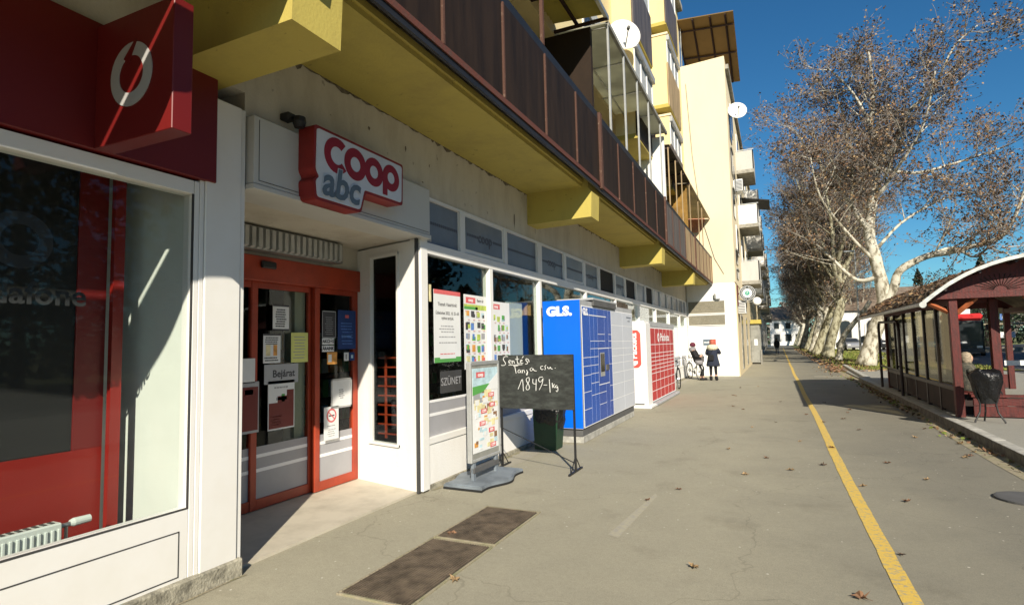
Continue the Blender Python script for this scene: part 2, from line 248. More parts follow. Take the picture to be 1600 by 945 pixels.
M['bark'] = bark_mat(); M['bark_olive'] = bark_mat('olive_plane_bark', 0.68)
def shingle_mat():
    m = bpy.data.materials.new('roof_shingle'); m.use_nodes = True
    n = m.node_tree.nodes; L = m.node_tree.links; b = n['Principled BSDF']; b.inputs['Roughness'].default_value = 0.95
    tc = n.new('ShaderNodeTexCoord'); mp = n.new('ShaderNodeMapping'); mp.inputs['Rotation'].default_value = (0, 0, R(90)); L.new(tc.outputs['Object'], mp.inputs[0])
    br = n.new('ShaderNodeTexBrick'); br.inputs['Scale'].default_value = 7; br.inputs['Color1'].default_value = (0.17, 0.13, 0.08, 1); br.inputs['Color2'].default_value = (0.12, 0.095, 0.06, 1); br.inputs['Mortar'].default_value = (0.03, 0.025, 0.02, 1)
    L.new(mp.outputs[0], br.inputs['Vector'])
    a = n.new('ShaderNodeTexNoise'); a.inputs['Scale'].default_value = 6; a.inputs['Detail'].default_value = 6; L.new(tc.outputs['Object'], a.inputs['Vector'])
    r = n.new('ShaderNodeValToRGB'); r.color_ramp.elements[0].position = 0.45; r.color_ramp.elements[1].position = 0.7; r.color_ramp.elements[0].color = (0, 0, 0, 1); L.new(a.outputs[0], r.inputs[0])
    x = n.new('ShaderNodeMixRGB'); L.new(r.outputs[0], x.inputs[0]); L.new(br.outputs[0], x.inputs[1]); x.inputs[2].default_value = (0.22, 0.17, 0.09, 1)
    L.new(x.outputs[0], b.inputs['Base Color']); return m
M['shingle'] = shingle_mat()

# ------------------------------------------------------------------ mesh builder and scene helpers
class MB:
    def __init__(s, o=(0, 0, 0)):
        s.v = []; s.f = []; s.m = []; s.mats = []; s.o = Vector(o)
    def mi(s, m):
        if m not in s.mats: s.mats.append(m)
        return s.mats.index(m)
    def raw(s, vs, fs, m, mx=None):
        b = len(s.v); k = s.mi(m)
        if mx is not None: vs = [mx @ Vector(p) for p in vs]
        s.v += [tuple(p) for p in vs]; s.f += [tuple(b+i for i in f) for f in fs]; s.m += [k]*len(fs)
    def box(s, x0, x1, y0, y1, z0, z1, m, bev=0.0, mx=None):
        if x0 > x1: x0, x1 = x1, x0
        if y0 > y1: y0, y1 = y1, y0
        if z0 > z1: z0, z1 = z1, z0
        if bev <= 0:
            vs = [(x, y, z) for x in (x0, x1) for y in (y0, y1) for z in (z0, z1)]
            fs = [(0, 1, 3, 2), (4, 6, 7, 5), (0, 4, 5, 1), (2, 3, 7, 6), (0, 2, 6, 4), (1, 5, 7, 3)]
            s.raw(vs, fs, m, mx); return
        c = ((x0+x1)/2, (y0+y1)/2, (z0+z1)/2); h = ((x1-x0)/2, (y1-y0)/2, (z1-z0)/2); e = min(bev, min(h)*0.9)
        vs = []; idx = {}
        for sx in (-1, 1):
            for sy in (-1, 1):
                for sz in (-1, 1):
                    for a in range(3):
                        p = [sx*(h[0]-e), sy*(h[1]-e), sz*(h[2]-e)]; p[a] = (sx, sy, sz)[a]*h[a]
                        idx[(sx, sy, sz, a)] = len(vs); vs.append((c[0]+p[0], c[1]+p[1], c[2]+p[2]))
        fs = []
        for a in range(3):
            b_, c_ = (a+1) % 3, (a+2) % 3
            for sg in (-1, 1):
                q = []
                for (p, r) in ((-1, -1), (1, -1), (1, 1), (-1, 1)):
                    k = [0, 0, 0]; k[a] = sg; k[b_] = p; k[c_] = r; q.append(idx[(*k, a)])
                fs.append(tuple(q if sg > 0 else q[::-1]))
            for p in (-1, 1):
                for r in (-1, 1):
                    k1 = [0, 0, 0]; k1[b_] = p; k1[c_] = r; k1[a] = -1; k2 = list(k1); k2[a] = 1
                    q = (idx[(*k1, b_)], idx[(*k2, b_)], idx[(*k2, c_)], idx[(*k1, c_)])
                    fs.append(q if p*r < 0 else q[::-1])
        for sx in (-1, 1):
            for sy in (-1, 1):
                for sz in (-1, 1):
                    q = (idx[(sx, sy, sz, 0)], idx[(sx, sy, sz, 1)], idx[(sx, sy, sz, 2)])
                    fs.append(q if sx*sy*sz > 0 else q[::-1])
        s.raw(vs, fs, m, mx)
    def prism(s, pts, a, h0, h1, m, mx=None):
        # polygon pts (p,q) extruded along axis a ('x': p=y,q=z; 'y': p=x,q=z; 'z': p=x,q=y)
        def P(p, q, h): return (h, p, q) if a == 'x' else ((p, h, q) if a == 'y' else (p, q, h))
        n = len(pts); vs = [P(p, q, h0) for p, q in pts] + [P(p, q, h1) for p, q in pts]
        ar = sum(pts[i][0]*pts[(i+1) % n][1]-pts[(i+1) % n][0]*pts[i][1] for i in range(n))
        flip = (ar < 0) ^ (h1 < h0) ^ (a == 'y')
        fs = [tuple(range(n))[::-1], tuple(range(n, 2*n))] + [(i, (i+1) % n, n+(i+1) % n, n+i) for i in range(n)]
        if flip: fs = [f[::-1] for f in fs]
        s.raw(vs, fs, m, mx)
    def tube(s, pts, rad, m, n=8, cap=True, mx=None):
        pts = [Vector(p) for p in pts]; N = len(pts)
        if not hasattr(rad, '__len__'): rad = [rad]*N
        vs = []; fs = []; ref = None
        for i, p in enumerate(pts):
            d = (pts[min(i+1, N-1)]-pts[max(i-1, 0)])
            if d.length < 1e-9: d = Vector((0, 0, 1))
            d.normalize()
            if ref is None:
                ref = Vector((1, 0, 0)) if abs(d.x) < 0.8 else Vector((0, 1, 0))
            u = (ref - d*ref.dot(d))
            if u.length < 1e-6: u = d.orthogonal()
            u.normalize(); v = d.cross(u); ref = u
            for k in range(n):
                t = 2*math.pi*k/n; vs.append(p+(u*math.cos(t)+v*math.sin(t))*rad[i])
        for i in range(N-1):
            for k in range(n):
                fs.append((i*n+k, i*n+(k+1) % n, (i+1)*n+(k+1) % n, (i+1)*n+k))
        if cap: fs.append(tuple(range(n))[::-1]); fs.append(tuple((N-1)*n+k for k in range(n)))
        s.raw(vs, fs, m, mx)
    def lathe(s, prof, m, c=(0, 0, 0), n=20, sx=1, sy=1, mx=None):
        vs = []; fs = []
        for r, z in prof:
            for k in range(n):
                t = 2*math.pi*k/n; vs.append((c[0]+r*sx*math.cos(t), c[1]+r*sy*math.sin(t), c[2]+z))
        for i in range(len(prof)-1):
            for k in range(n): fs.append((i*n+k, i*n+(k+1) % n, (i+1)*n+(k+1) % n, (i+1)*n+k))
        fs.append(tuple(range(n))[::-1]); fs.append(tuple((len(prof)-1)*n+k for k in range(n)))
        s.raw(vs, fs, m, mx)
    def ring(s, ax, c, ro, ri, h, m, a0=0, a1=360, sy=1.0, n=28, so=None):
        # flat annulus slab in plane perpendicular to ax; c centre; h thickness towards viewer (+x or -y)
        N = max(3, int(n*(a1-a0)/360)); full = abs(a1-a0) >= 359.9; vs = []; fs = []
        so = sy if so is None else so
        for i in range(N+1 if not full else N):
            t = R(a0+(a1-a0)*i/N); ct, st = math.cos(t), math.sin(t)
            for rr, ss in ((ro, so), (ri, sy)):
                for d in (0, h):
                    p, q = rr*ct, rr*st*ss
                    vs.append((c[0]+d, c[1]+p, c[2]+q) if ax == 'x' else (c[0]+p, c[1]-d, c[2]+q))
        K = N if full else N+1
        for i in range(N):
            j = (i+1) % K; a, b = i*4, j*4
            fs += [(a+1, b+1, b+3, a+3), (a, b, b+1, a+1), (a+2, a+3, b+3, b+2), (a, a+2, b+2, b)]
        if not full:
            e = (K-1)*4; fs += [(0, 1, 3, 2), (e, e+2, e+3, e+1)]
        s.raw(vs, fs, m)
    def text(s, txt, size, ax, c, m, ext=0.001, off=0.0, sx=1.0, align='CENTER', mx=None, shear=0.0):
        cu = bpy.data.curves.new('t', 'FONT'); cu.body = txt; cu.size = size; cu.extrude = ext; cu.offset = off; cu.align_x = align; cu.align_y = 'CENTER'; cu.resolution_u = 3; cu.shear = shear
        ob = bpy.data.objects.new('t', cu); C.objects.link(ob)
        dg = bpy.context.evaluated_depsgraph_get(); me = bpy.data.meshes.new_from_object(ob.evaluated_get(dg))
        if ax == 'x': A = Matrix(((0, 0, 1, c[0]), (sx, 0, 0, c[1]), (0, 1, 0, c[2]), (0, 0, 0, 1)))
        elif ax == 'y': A = Matrix(((sx, 0, 0, c[0]), (0, 0, -1, c[1]), (0, 1, 0, c[2]), (0, 0, 0, 1)))
        else: A = Matrix.Identity(4)
        if mx is not None: A = A @ mx
        s.raw([A @ v.co for v in me.vertices], [tuple(p.vertices) for p in me.polygons], m)
        bpy.data.objects.remove(ob); bpy.data.curves.remove(cu); bpy.data.meshes.remove(me)
    def build(s, name, parent=None, smooth=False, label=None):
        me = bpy.data.meshes.new(name)
        me.from_pydata([tuple(Vector(p)-s.o) for p in s.v], [], s.f)
        for m in s.mats: me.materials.append(m)
        me.polygons.foreach_set('material_index', s.m)
        if smooth: me.polygons.foreach_set('use_smooth', [True]*len(s.f))
        me.update()
        ob = bpy.data.objects.new(name, me); C.objects.link(ob)
        if parent is not None: ob.parent = parent
        else: ob.location = s.o
        if label: ob['label'] = label
        return ob

def rdir(r):
    z = r.uniform(-1, 1); a = r.uniform(0, 2*math.pi); q = math.sqrt(1-z*z); return Vector((q*math.cos(a), q*math.sin(a), z))
def tag(o, label=None, cat=None, group=None, kind=None):
    if label: o['label'] = label
    if cat: o['category'] = cat
    if group: o['group'] = group
    if kind: o['kind'] = kind
    return o
def thing(name, label, cat, loc=(0, 0, 0), rz=0.0, group=None):
    o = bpy.data.objects.new(name, None); C.objects.link(o); o.empty_display_size = 0.2
    o.location = loc; o.rotation_euler = (0, 0, rz); return tag(o, label, cat, group)
KIDS = {}
def tree_copy(o, label=None, loc=None, rz=None, scale=None, parent=None):
    c = o.copy(); C.objects.link(c)
    if parent is not None: c.parent = parent
    for ch in list(o.children): tree_copy(ch, parent=c)
    if label: c['label'] = label
    if loc is not None: c.location = loc
    if rz is not None: c.rotation_euler = (0, 0, rz)
    if scale is not None: c.scale = scale
    return c
def origin(p):
    v = Vector((0, 0, 0))
    while p is not None: v += p.location; p = p.parent
    return v
def part(name, parent, fn, smooth=False, label=None):      # fn draws in world coordinates
    b = MB(origin(parent)); fn(b); return b.build(name, parent, smooth, label)
def structure(name, fn, label=None):
    b = MB(); fn(b); o = b.build(name); o['kind'] = 'structure'; return o

# ------------------------------------------------------------------ the ground
FX = -3.6                                             # plane of the shop front
structure('pavement', lambda b: b.raw([(-60, -30, 0), (2.76, -30, 0), (2.76, 24.0, 0), (2.78, 400, 0), (-60, 400, 0)], [(0, 1, 2, 3, 4)], M['asphalt']))
structure('ground', lambda b: b.raw([(-900, -600, -0.16), (1500, -600, -0.16), (1500, 2500, -0.16), (-900, 2500, -0.16)], [(0, 1, 2, 3)], M['grass_soil']))
def platform(b):
    b.box(2.784, 8.6, -6, 23.9, -0.1, 0.14, M['paving'])
structure('platform_paving', platform)
structure('verge_paving', lambda b: b.box(2.78, 8.6, 23.9, 31.5, -0.1, 0.05, M['paving']))
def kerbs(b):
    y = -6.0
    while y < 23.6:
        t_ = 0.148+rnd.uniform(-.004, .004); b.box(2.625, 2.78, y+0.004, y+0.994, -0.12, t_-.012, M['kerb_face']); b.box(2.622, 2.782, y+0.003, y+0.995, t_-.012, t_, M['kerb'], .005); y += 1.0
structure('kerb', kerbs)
def kerb2(b):
    y = 24.4
    while y < 35.0:
        b.box(2.86+(y-24.4)*0.028, 3.04+(y-24.4)*0.028, y+0.006, y+0.99, -0.1, 0.14, M['kerb'], 0.015); y += 1.0
structure('verge_kerb', kerb2)
structure('gutter_dirt', lambda b: b.raw([(2.30, -6, 0.004), (2.42, 4, 0.004), (2.36, 9, 0.004), (2.45, 16, 0.004), (2.4, 24, 0.004), (2.52, 36, 0.004), (2.755, 36, 0.004), (2.755, -6, 0.004)], [(0, 1, 2, 3, 4, 5, 6, 7)][::-1], M['dirt']))
structure('verge_soil', lambda b: b.raw([(2.785, 31.5, 0.02), (9.6, 31.5, 0.03), (9.6, 400, 0.03), (2.785, 400, 0.02)], [(0, 1, 2, 3)], M['grass_soil']))
structure('road', lambda b: b.raw([(8.6, -200, 0.0), (26, -200, 0.0), (26, 20, 0.0), (34, 60, 0.0), (34, 110, 0), (9.6, 72, 0.0), (9.6, 31, 0.0), (8.6, 31, 0)], [(0, 1, 2, 3, 4, 5, 6, 7)], M['road']))
structure('parking_lot', lambda b: b.raw([(6.6, 66, 0.034), (9.6, 66, 0.034), (30, 72, 0.034), (30, 86, 0.034), (6.6, 86, 0.034)], [(0, 1, 2, 3, 4)], M['road']))
def yline(b):
    y = -4.0; r = random.Random(3)
    while y < 110:
        st = 0.35 if y < 20 else 2.0
        def xx(t): return 0.655 + 0.012*math.sin(t*0.6) + max(0, t-30)*0.004
        e0 = r.uniform(-.006, .006)
        b.raw([(xx(y)-.056+e0, y, .004), (xx(y)+.056+e0, y, .004), (xx(y+st)+.056, y+st, .004), (xx(y+st)-.056, y+st, .004)], [(0, 1, 2, 3)], M['yellow_paint']); y += st
structure('yellow_line', yline)
def marks(b):
    b.raw([(-1.36, 4.75, .003), (-1.26, 4.7, .003), (-1.2, 6.1, .003), (-1.24, 6.2, .003)], [(0, 1, 2, 3)], M['pale_paint'])
    b.raw([(-2.4, 24.0, .003), (2.7, 23.2, .003), (2.7, 23.29, .003), (-2.4, 24.08, .003)], [(0, 1, 2, 3)], M['pale_paint'])
    b.raw([(1.35, 26.6, .003), (2.5, 26.5, .003), (2.5, 26.95, .003), (1.35, 27.05, .003)], [(0, 1, 2, 3)], M['pale_paint'])
structure('worn_markings', marks)
def patches(b):
    r = random.Random(31)
    def strip(x0, x1, y0, y1, w0, m):
        n = 40; L_ = []; Rr = []
        for k in range(n+1): y = y0+(y1-y0)*k/n; L_.append((x0+r.uniform(-w0, w0), y, .002)); Rr.append((x1+r.uniform(-w0, w0), y, .002))
        b.raw(L_+Rr, [(k, n+1+k, n+2+k, k+1) for k in range(n)], m)
    strip(-3.55, -3.25, 5.6, 26.4, .05, M['patch_light'])
structure('pavement_patches', patches)
def wall_dirt(b):
    r = random.Random(12); n = 160; L_ = []; R_ = []
    for k in range(n+1): y = 5.5+21*k/n; L_.append((-3.572, y, .0045)); R_.append((-3.572+.02+.07*r.random()**2, y, .0045))
    b.raw(L_+R_, [(k, n+1+k, n+2+k, k+1) for k in range(n)], M['dirt'])
    n = 60; L_ = []; R_ = []
    for k in range(n+1): y = -2+5*k/n; L_.append((-3.543, y, .0045)); R_.append((-3.543+.015+.05*r.random()**2, y, .0045))
    b.raw(L_+R_, [(k, n+1+k, n+2+k, k+1) for k in range(n)], M['dirt'])
structure('wall_foot_dirt', wall_dirt)
structure('entrance_floor', lambda b: b.box(-4.9, -3.66, 2.98, 5.62, -0.05, 0.022, M['terrazzo']))
structure('facade_plinth', lambda b: (b.box(-3.63, -3.545, -8, 2.99, -0.02, 0.125, M['plinth'], 0.01), b.box(-3.63, -3.575, 5.46, 26.6, -0.02, 0.06, M['plinth'], 0.008)))

def grass(b):
    r = random.Random(11)
    for i in range(9000):
        y = 31.6 + (r.random()**1.6)*60; x = r.uniform(2.9, 9.3)
        if x < 3.7 and r.random() < .6: continue
        h = r.uniform(.04, .13); a = r.uniform(0, 6.28); wd = .02+.0006*y
        dx, dy = math.cos(a)*wd, math.sin(a)*wd
        b.raw([(x-dx, y-dy, .02), (x+dx, y+dy, .02), (x+r.uniform(-.04, .04), y+r.uniform(-.04, .04), .02+h)], [(0, 1, 2)], GR[0] if r.random() < .7 else GR[1])
GR = (mat('grass_blade', (0.17, 0.22, 0.035), 0.8, 0.3, 3), mat('dry_grass_blade', (0.34, 0.30, 0.09), 0.8, 0.3, 3))
tag(structure('verge_grass', grass), kind='stuff', label='short patchy grass on the verge under the plane trees', cat='grass')

# ------------------------------------------------------------------ apartment building with the shops
B = thing('apartment_building', 'long yellow apartment block with brown first floor balcony over the shops', 'building')
def wallg(b):
    w_ = M['wall']
    b.box(-3.9, FX, 5.30, 26.6, 3.33, 4.05, w_)            # plaster band above the transom windows
    b.box(-3.9, FX, 3.0, 5.30, 3.385, 4.05, w_)
    b.box(-3.9, FX-.002, -8, 3.0, 3.57, 4.05, w_)
    b.box(-3.9, FX+0.002, 5.46, 26.6, 0.0, 0.53, M['white_wall'])
    b.box(-3.9, FX+.002, 26.2, 26.6, 0.53, 3.33, M['white_wall'])
part('ground_floor_wall', B, wallg)
def pillar(b):
    b.box(-3.9, -3.572, 2.665, 2.955, 0.09, 3.42, M['white'], 0.006)
    b.box(-3.9, -3.585, 2.961, 3.0, 0.07, 3.42, M['white'], 0.004)
    b.box(-4.9, -3.9, 2.66, 2.99, 0.0, 4.05, M['white_wall'])
part('entrance_pillar', B, pillar)
def fascia(b):
    b.box(-3.62, -3.515, 3.015, 5.43, 2.86, 3.385, M['fascia_white'], 0.004)
    b.box(-3.9, -3.505, 3.005, 5.44, 2.815, 2.856, M['fascia_white'], 0.004)
    b.box(-3.513, -3.511, 3.06, 5.40, 2.885, 2.889, M['sealant']); b.box(-3.513, -3.511, 3.06, 3.064, 2.889, 3.36, M['sealant'])
part('fascia_panel', B, fascia)
part('entrance_soffit', B, lambda b: b.box(-4.9, -3.62, 2.99, 5.62, 2.82, 2.90, M['wall']))
# upper storeys
def upper(b):
    b.box(-14, -3.9, -8, 26.6, 4.05, 17.0, M['cream_y'])
    b.box(-3.9, -3.42, -8, 26.6, 7.25, 16.9, M['cream_y'])
    b.box(-14, -3.2, -8, 26.6, 16.9, 17.15, M['concrete'])
part('upper_wall', B, upper)
part('back_wall', B, lambda b: b.box(-14, -9, -8, 26.6, 0, 4.05, M['cream']))
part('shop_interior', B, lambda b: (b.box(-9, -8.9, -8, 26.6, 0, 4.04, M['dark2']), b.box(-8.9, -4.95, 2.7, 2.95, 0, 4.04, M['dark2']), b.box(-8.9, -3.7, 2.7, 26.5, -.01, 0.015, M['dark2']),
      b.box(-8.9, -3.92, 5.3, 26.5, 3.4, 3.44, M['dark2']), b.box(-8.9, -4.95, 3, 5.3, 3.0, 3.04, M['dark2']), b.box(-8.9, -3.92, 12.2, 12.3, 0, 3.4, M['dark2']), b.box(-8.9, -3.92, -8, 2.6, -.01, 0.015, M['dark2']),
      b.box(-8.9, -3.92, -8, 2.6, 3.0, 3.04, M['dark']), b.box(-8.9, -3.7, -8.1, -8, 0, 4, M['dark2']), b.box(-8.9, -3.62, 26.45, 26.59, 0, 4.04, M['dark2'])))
def slab(b):
    b.box(-3.9, -2.66, -8, 26.595, 4.05, 4.10, M['yellow'])
    b.box(-3.9, -2.63, -8, 26.59, 4.10, 4.16, M['yellow'])
    b.box(-3.9, -2.70, -8, 26.595, 4.16, 4.30, M['concrete'])
part('balcony_slab', B, slab)
def grime(b):
    r = random.Random(6); y = 3.05
    while y < 26.4:
        L_ = r.uniform(.04, .3); h = r.uniform(.008, .03) if r.random() < .8 else r.uniform(.03, .08); q = r.uniform(-.004, .004)
        b.raw([(-3.597, y, 4.049), (-3.597, y+L_, 4.049), (-3.597, y+L_*.8, 4.049-h*.6+q), (-3.597, y+L_*.45, 4.049-h), (-3.597, y+L_*.15, 4.049-h*.5)], [(0, 1, 2, 3, 4)], M['stain']); y += L_*r.uniform(.7, 1.3)
    for k in range(20):
        y = r.uniform(3.1, 26); z = r.uniform(3.45, 4.0); w_ = r.uniform(.006, .03); h = r.uniform(.03, .28)*(1 if r.random() < .4 else .25)
        if z-h < 3.36: continue
        b.raw([(-3.596, y, z), (-3.596, y+w_, z-.004), (-3.596, y+w_*1.2, z-h*.4), (-3.596, y+w_*.5, z-h), (-3.596, y-w_*.2, z-h*.5)], [(0, 4, 3, 2, 1)], M['stain'])
part('wall_grime', B, grime)['kind'] = 'stuff'
for i in range(4):
    y = 2.42 + 6.05*i
    def beam(b, y=y):
        b.prism([(-3.9, 3.54), (-2.52, 3.56), (-2.50, 3.96), (-2.56, 4.03), (-2.56, 4.30), (-3.9, 4.30)], 'y', y, y+0.42, M['yellow'])
    if True:
        part('support_beam', B, beam)
part('support_beam', B, lambda b: b.prism([(-3.9, 3.54), (-2.58, 3.56), (-2.56, 4.30), (-3.9, 4.30)], 'y', -3.26, -2.84, M['yellow']))
# balcony railing: panels, posts, bars
def bars(b):
    b.box(-2.475, -2.425, -8, 26.55, 4.09, 4.15, M['rust_low']); b.box(-2.47, -2.44, -8, 26.55, 4.03, 4.088, M['black'])
    b.box(-2.50, -2.44, -8, 26.55, 5.18, 5.31, M['black'])
    b.box(-2.66, -2.51, -8, 26.55, 5.26, 5.31, M['black'])
rail = part('balcony_railing', B, bars)
y = -8.0; k = 0
while y < 26.4:
    zb = 4.175 if y < 2.5 else 4.152
    pm = M['brown_panel'] if y < 14.5 else (M['brown_grey'] if y < 17.2 else M['tan_panel'])
    y1 = min(y+1.2, 26.52)
    part('railing_panel', rail, lambda b: b.box(-2.462, -2.438, y+.03, y1-.03, zb, 5.2, pm))
    thick = abs(((y-8.9) % 5.95)) < .3 or abs(((y-8.9) % 5.95)-5.95) < .3
    part('railing_post', rail, lambda b: (b.box(-2.478, -2.398, y-.055, y+.055, 4.06, 5.31, M['rust'], .004) if thick else b.box(-2.46, -2.422, y-.014, y+.014, 4.15, 5.19, M['rust'])))
    y = y1 + 0.0 if y1 > 26.4 else y1
    k += 1
part('railing_post', rail, lambda b: b.box(-2.47, -2.42, 26.5, 26.56, 4.1, 5.3, M['rust']))
# balcony awnings, screens and bars above the railing
def sheet(b, y0, y1, zi, zo, m, t=.03, x1=-2.45):
    b.prism([(-3.9, zi), (x1, zo), (x1, zo+t), (-3.9, zi+t)], 'y', y0, y1, m)
def corr(b, y0, y1, zi, zo, m, pitch=.14, x1=-2.42):
    n = int((y1-y0)/pitch*4); vs = []; fs = []
    for i in range(n+1):
        y = y0+(y1-y0)*i/n; d = .022*math.sin(i*math.pi/2)
        vs += [(-3.9, y, zi+d), (x1, y, zo+d), (-3.9, y, zi+d+.012), (x1, y, zo+d+.012)]
    for i in range(n):
        a = i*4; fs += [(a, a+1, a+5, a+4), (a+2, a+6, a+7, a+3), (a+1, a+3, a+7, a+5)]
    b.raw(vs, fs, m)
part('awning', B, lambda b: (corr(b, -1, 9.55, 7.5, 7.38, M['corr']), [b.box(-3.9, -2.42, yy, yy+.05, 7.28, 7.33, M['rafter']) for yy in (1, 3, 5, 7, 8.4, 9.5)], b.box(-3.0, -2.95, -1, 9.55, 7.30, 7.35, M['rafter']), b.box(-2.47, -2.41, -1, 9.6, 7.30, 7.38, M['metal'])), label='yellowed corrugated awning over the nearest balcony')
def pale(b):
    sheet(b, 9.7, 15.7, 7.36, 7.32, M['pale_sheet'])
    for yy in (9.75, 11.2, 12.7, 14.2, 15.6): b.box(-3.88, -2.46, yy, yy+.03, 7.28, 7.31, M['alu'])
    b.box(-3.2, -3.17, 9.7, 15.7, 7.275, 7.30, M['alu']); b.box(-2.5, -2.44, 9.7, 15.75, 7.27, 7.35, M['grille'])
part('awning', B, pale, label='smooth pale awning over the second balcony')
part('awning', B, lambda b: (corr(b, 15.9, 20.1, 7.2, 7.02, M['corr_d']), [b.box(-3.9, -2.42, yy, yy+.05, 6.94, 6.99, M['rafter']) for yy in (15.95, 17.3, 18.7, 20)], b.box(-2.9, -2.85, 15.9, 20.1, 6.96, 7.0, M['rafter'])), label='dark corrugated awning over the third balcony')
def slats(b):
    for i in range(30):
        y = 20.25+i*.21; b.prism([(-3.9, 7.15), (-2.45, 7.03), (-2.45, 7.06), (-3.9, 7.18)], 'y', y, y+.19, M['slat'])
    b.box(-2.47, -2.42, 20.2, 26.55, 6.98, 7.03, M['slat'])
part('awning', B, slats, label='pale slatted awning over the farthest balcony')
part('balcony_partition', B, lambda b: b.box(-3.9, -2.75, 9.55, 9.66, 4.3, 7.25, M['brown_panel']), label='dark brown partition at the second balcony')
part('balcony_partition', B, lambda b: b.box(-3.9, -2.55, 15.75, 15.88, 4.3, 7.25, M['white_wall']), label='white partition between second and third balconies')
part('balcony_partition', B, lambda b: b.box(-3.9, -2.55, 20.12, 20.2, 4.3, 7.0, M['amber']), label='amber partition beyond the third balcony')
part('balcony_inner_wall', B, lambda b: (b.box(-3.9, -3.86, -8, 26.55, 4.3, 7.25, M['yellow']),), )
for yy in (9.72, 10.9, 12.1, 13.3, 14.8):
    part('awning_bar', B, lambda b: b.box(-2.49, -2.455, yy-.02, yy+.02, 5.31, 7.27, M['alu']))
for yy in (15.95, 17.2, 18.4, 20.2, 22.6, 23.8):
    part('awning_bar', B, lambda b: b.box(-2.485, -2.455, yy-.018, yy+.018, 5.31, 6.98, M['tan_panel']))
part('awning_bar', B, lambda b: b.box(-2.48, -2.44, 6.38, 6.43, 5.3, 7.08, M['rust']), label='red painted awning bar')
# enclosed bays on the upper floors
def bay(y0, y1, z, pm, hpan=1.45):
    def body(b):
        b.box(-3.42, -2.90, y0, y0+.06, z+.02, z+2.45, M['cream_y']); b.box(-3.42, -2.90, y1-.06, y1, z+.02, z+2.45, M['cream_y'])
        b.box(-3.42, -2.87, y0-.02, y1+.02, z-.1, z+.02, M['yellow']); b.box(-3.42, -2.84, y0-.03, y1+.03, z+2.45, z+2.52, M['cream'])
    w_ = part('bay_balcony', B, body)
    part('bay_panel', w_, lambda b: b.box(-2.90, -2.86, y0-.03, y1+.03, z-.05, z+hpan, pm))
    def gl(b):
        b.box(-2.93, -2.90, y0+.06, y1-.06, z+hpan, z+2.4, M['blind'])
        for t in range(4): yy = y0+.06+(y1-y0-.12)*t/3; b.box(-2.90, -2.875, yy-.03, yy+.03, z+hpan, z+2.44, M['white'])
        b.box(-2.90, -2.80, y0, y1, z+2.25, z+2.42, M['alu'])
    part('bay_glazing', w_, gl)
for (y0, y1) in ((2.0, 4.4), (7.8, 10.4), (13.9, 16.3), (19.3, 21.8)):
    for k, z in enumerate((6.75, 9.6, 12.5)):
        if k == 0 and y0 < 13: continue
        bay(y0, y1, z, M['tan_panel'] if (y0 > 19 and k == 1) else M['brown_grey'] if k == 1 or y0 > 19 else M['brown_panel'])
def upper_window(y, z, w_=1.3, h=1.4):
    f = part('window', B, lambda b: (b.box(-3.46, -3.395, y, y+w_, z, z+h, M['white']), b.box(-3.41, -3.34, y-.05, y+w_+.05, z-.05, z, M['alu'])))
    part('pane', f, lambda b: (b.box(-3.394, -3.388, y+.07, y+w_/2-.03, z+.07, z+h-.35, M['window_dark']), b.box(-3.394, -3.388, y+w_/2+.03, y+w_-.07, z+.07, z+h-.35, M['window_dark']), b.box(-3.394, -3.36, y+.03, y+w_-.03, z+h-.32, z+h-.03, M['blind'])))
for y in (5.4, 11.3, 17.2, 23.2):
    for z in (7.7, 10.5, 13.4): upper_window(y, z)
part('vent_grille', B, lambda b: (b.box(-3.42, -3.39, 18.0, 18.3, 9.75, 10.2, M['grille'])))
# the shop windows of the food shop
cuts = [5.46, 6.27, 6.32, 7.56, 7.61, 8.87, 9.0, 10.2, 10.26, 11.4, 11.48, 12.5, 12.58, 13.9, 13.98, 15.0, 15.06, 16.3, 16.36, 17.6, 17.66, 18.8, 18.86, 20.1, 20.16, 21.4, 21.46, 22.7, 22.76, 24.0, 24.06, 25.3, 25.36, 26.15]
def framing(b):
    b.box(-3.68, -3.575, 5.46, 26.2, 2.66, 2.79, M['white'], .004); b.box(-3.68, -3.588, 5.46, 26.2, 3.30, 3.333, M['white'])
    b.box(-3.68, -3.585, 5.46, 26.2, 0.50, 0.575, M['white'], .004)
    for i in range(1, len(cuts)-1, 2): b.box(-3.68, -3.582, cuts[i]-.03, cuts[i+1]+.03, 2.79, 3.30, M['white'])
    for y in (7.08, 8.92, 11.5, 13.95, 16.6, 19.2, 21.8, 24.4): b.box(-3.69, -3.578, y-.05, y+.05, .575, 2.66, M['white'], .004)
part('window_frame', B, framing)
part('corner_post', B, lambda b: (b.box(-3.72, -3.57, 5.325, 5.46, 0.02, 3.34, M['white'], .004), b.box(-3.63, -3.60, 5.285, 5.322, 0.01, 2.82, M['sealant'])))
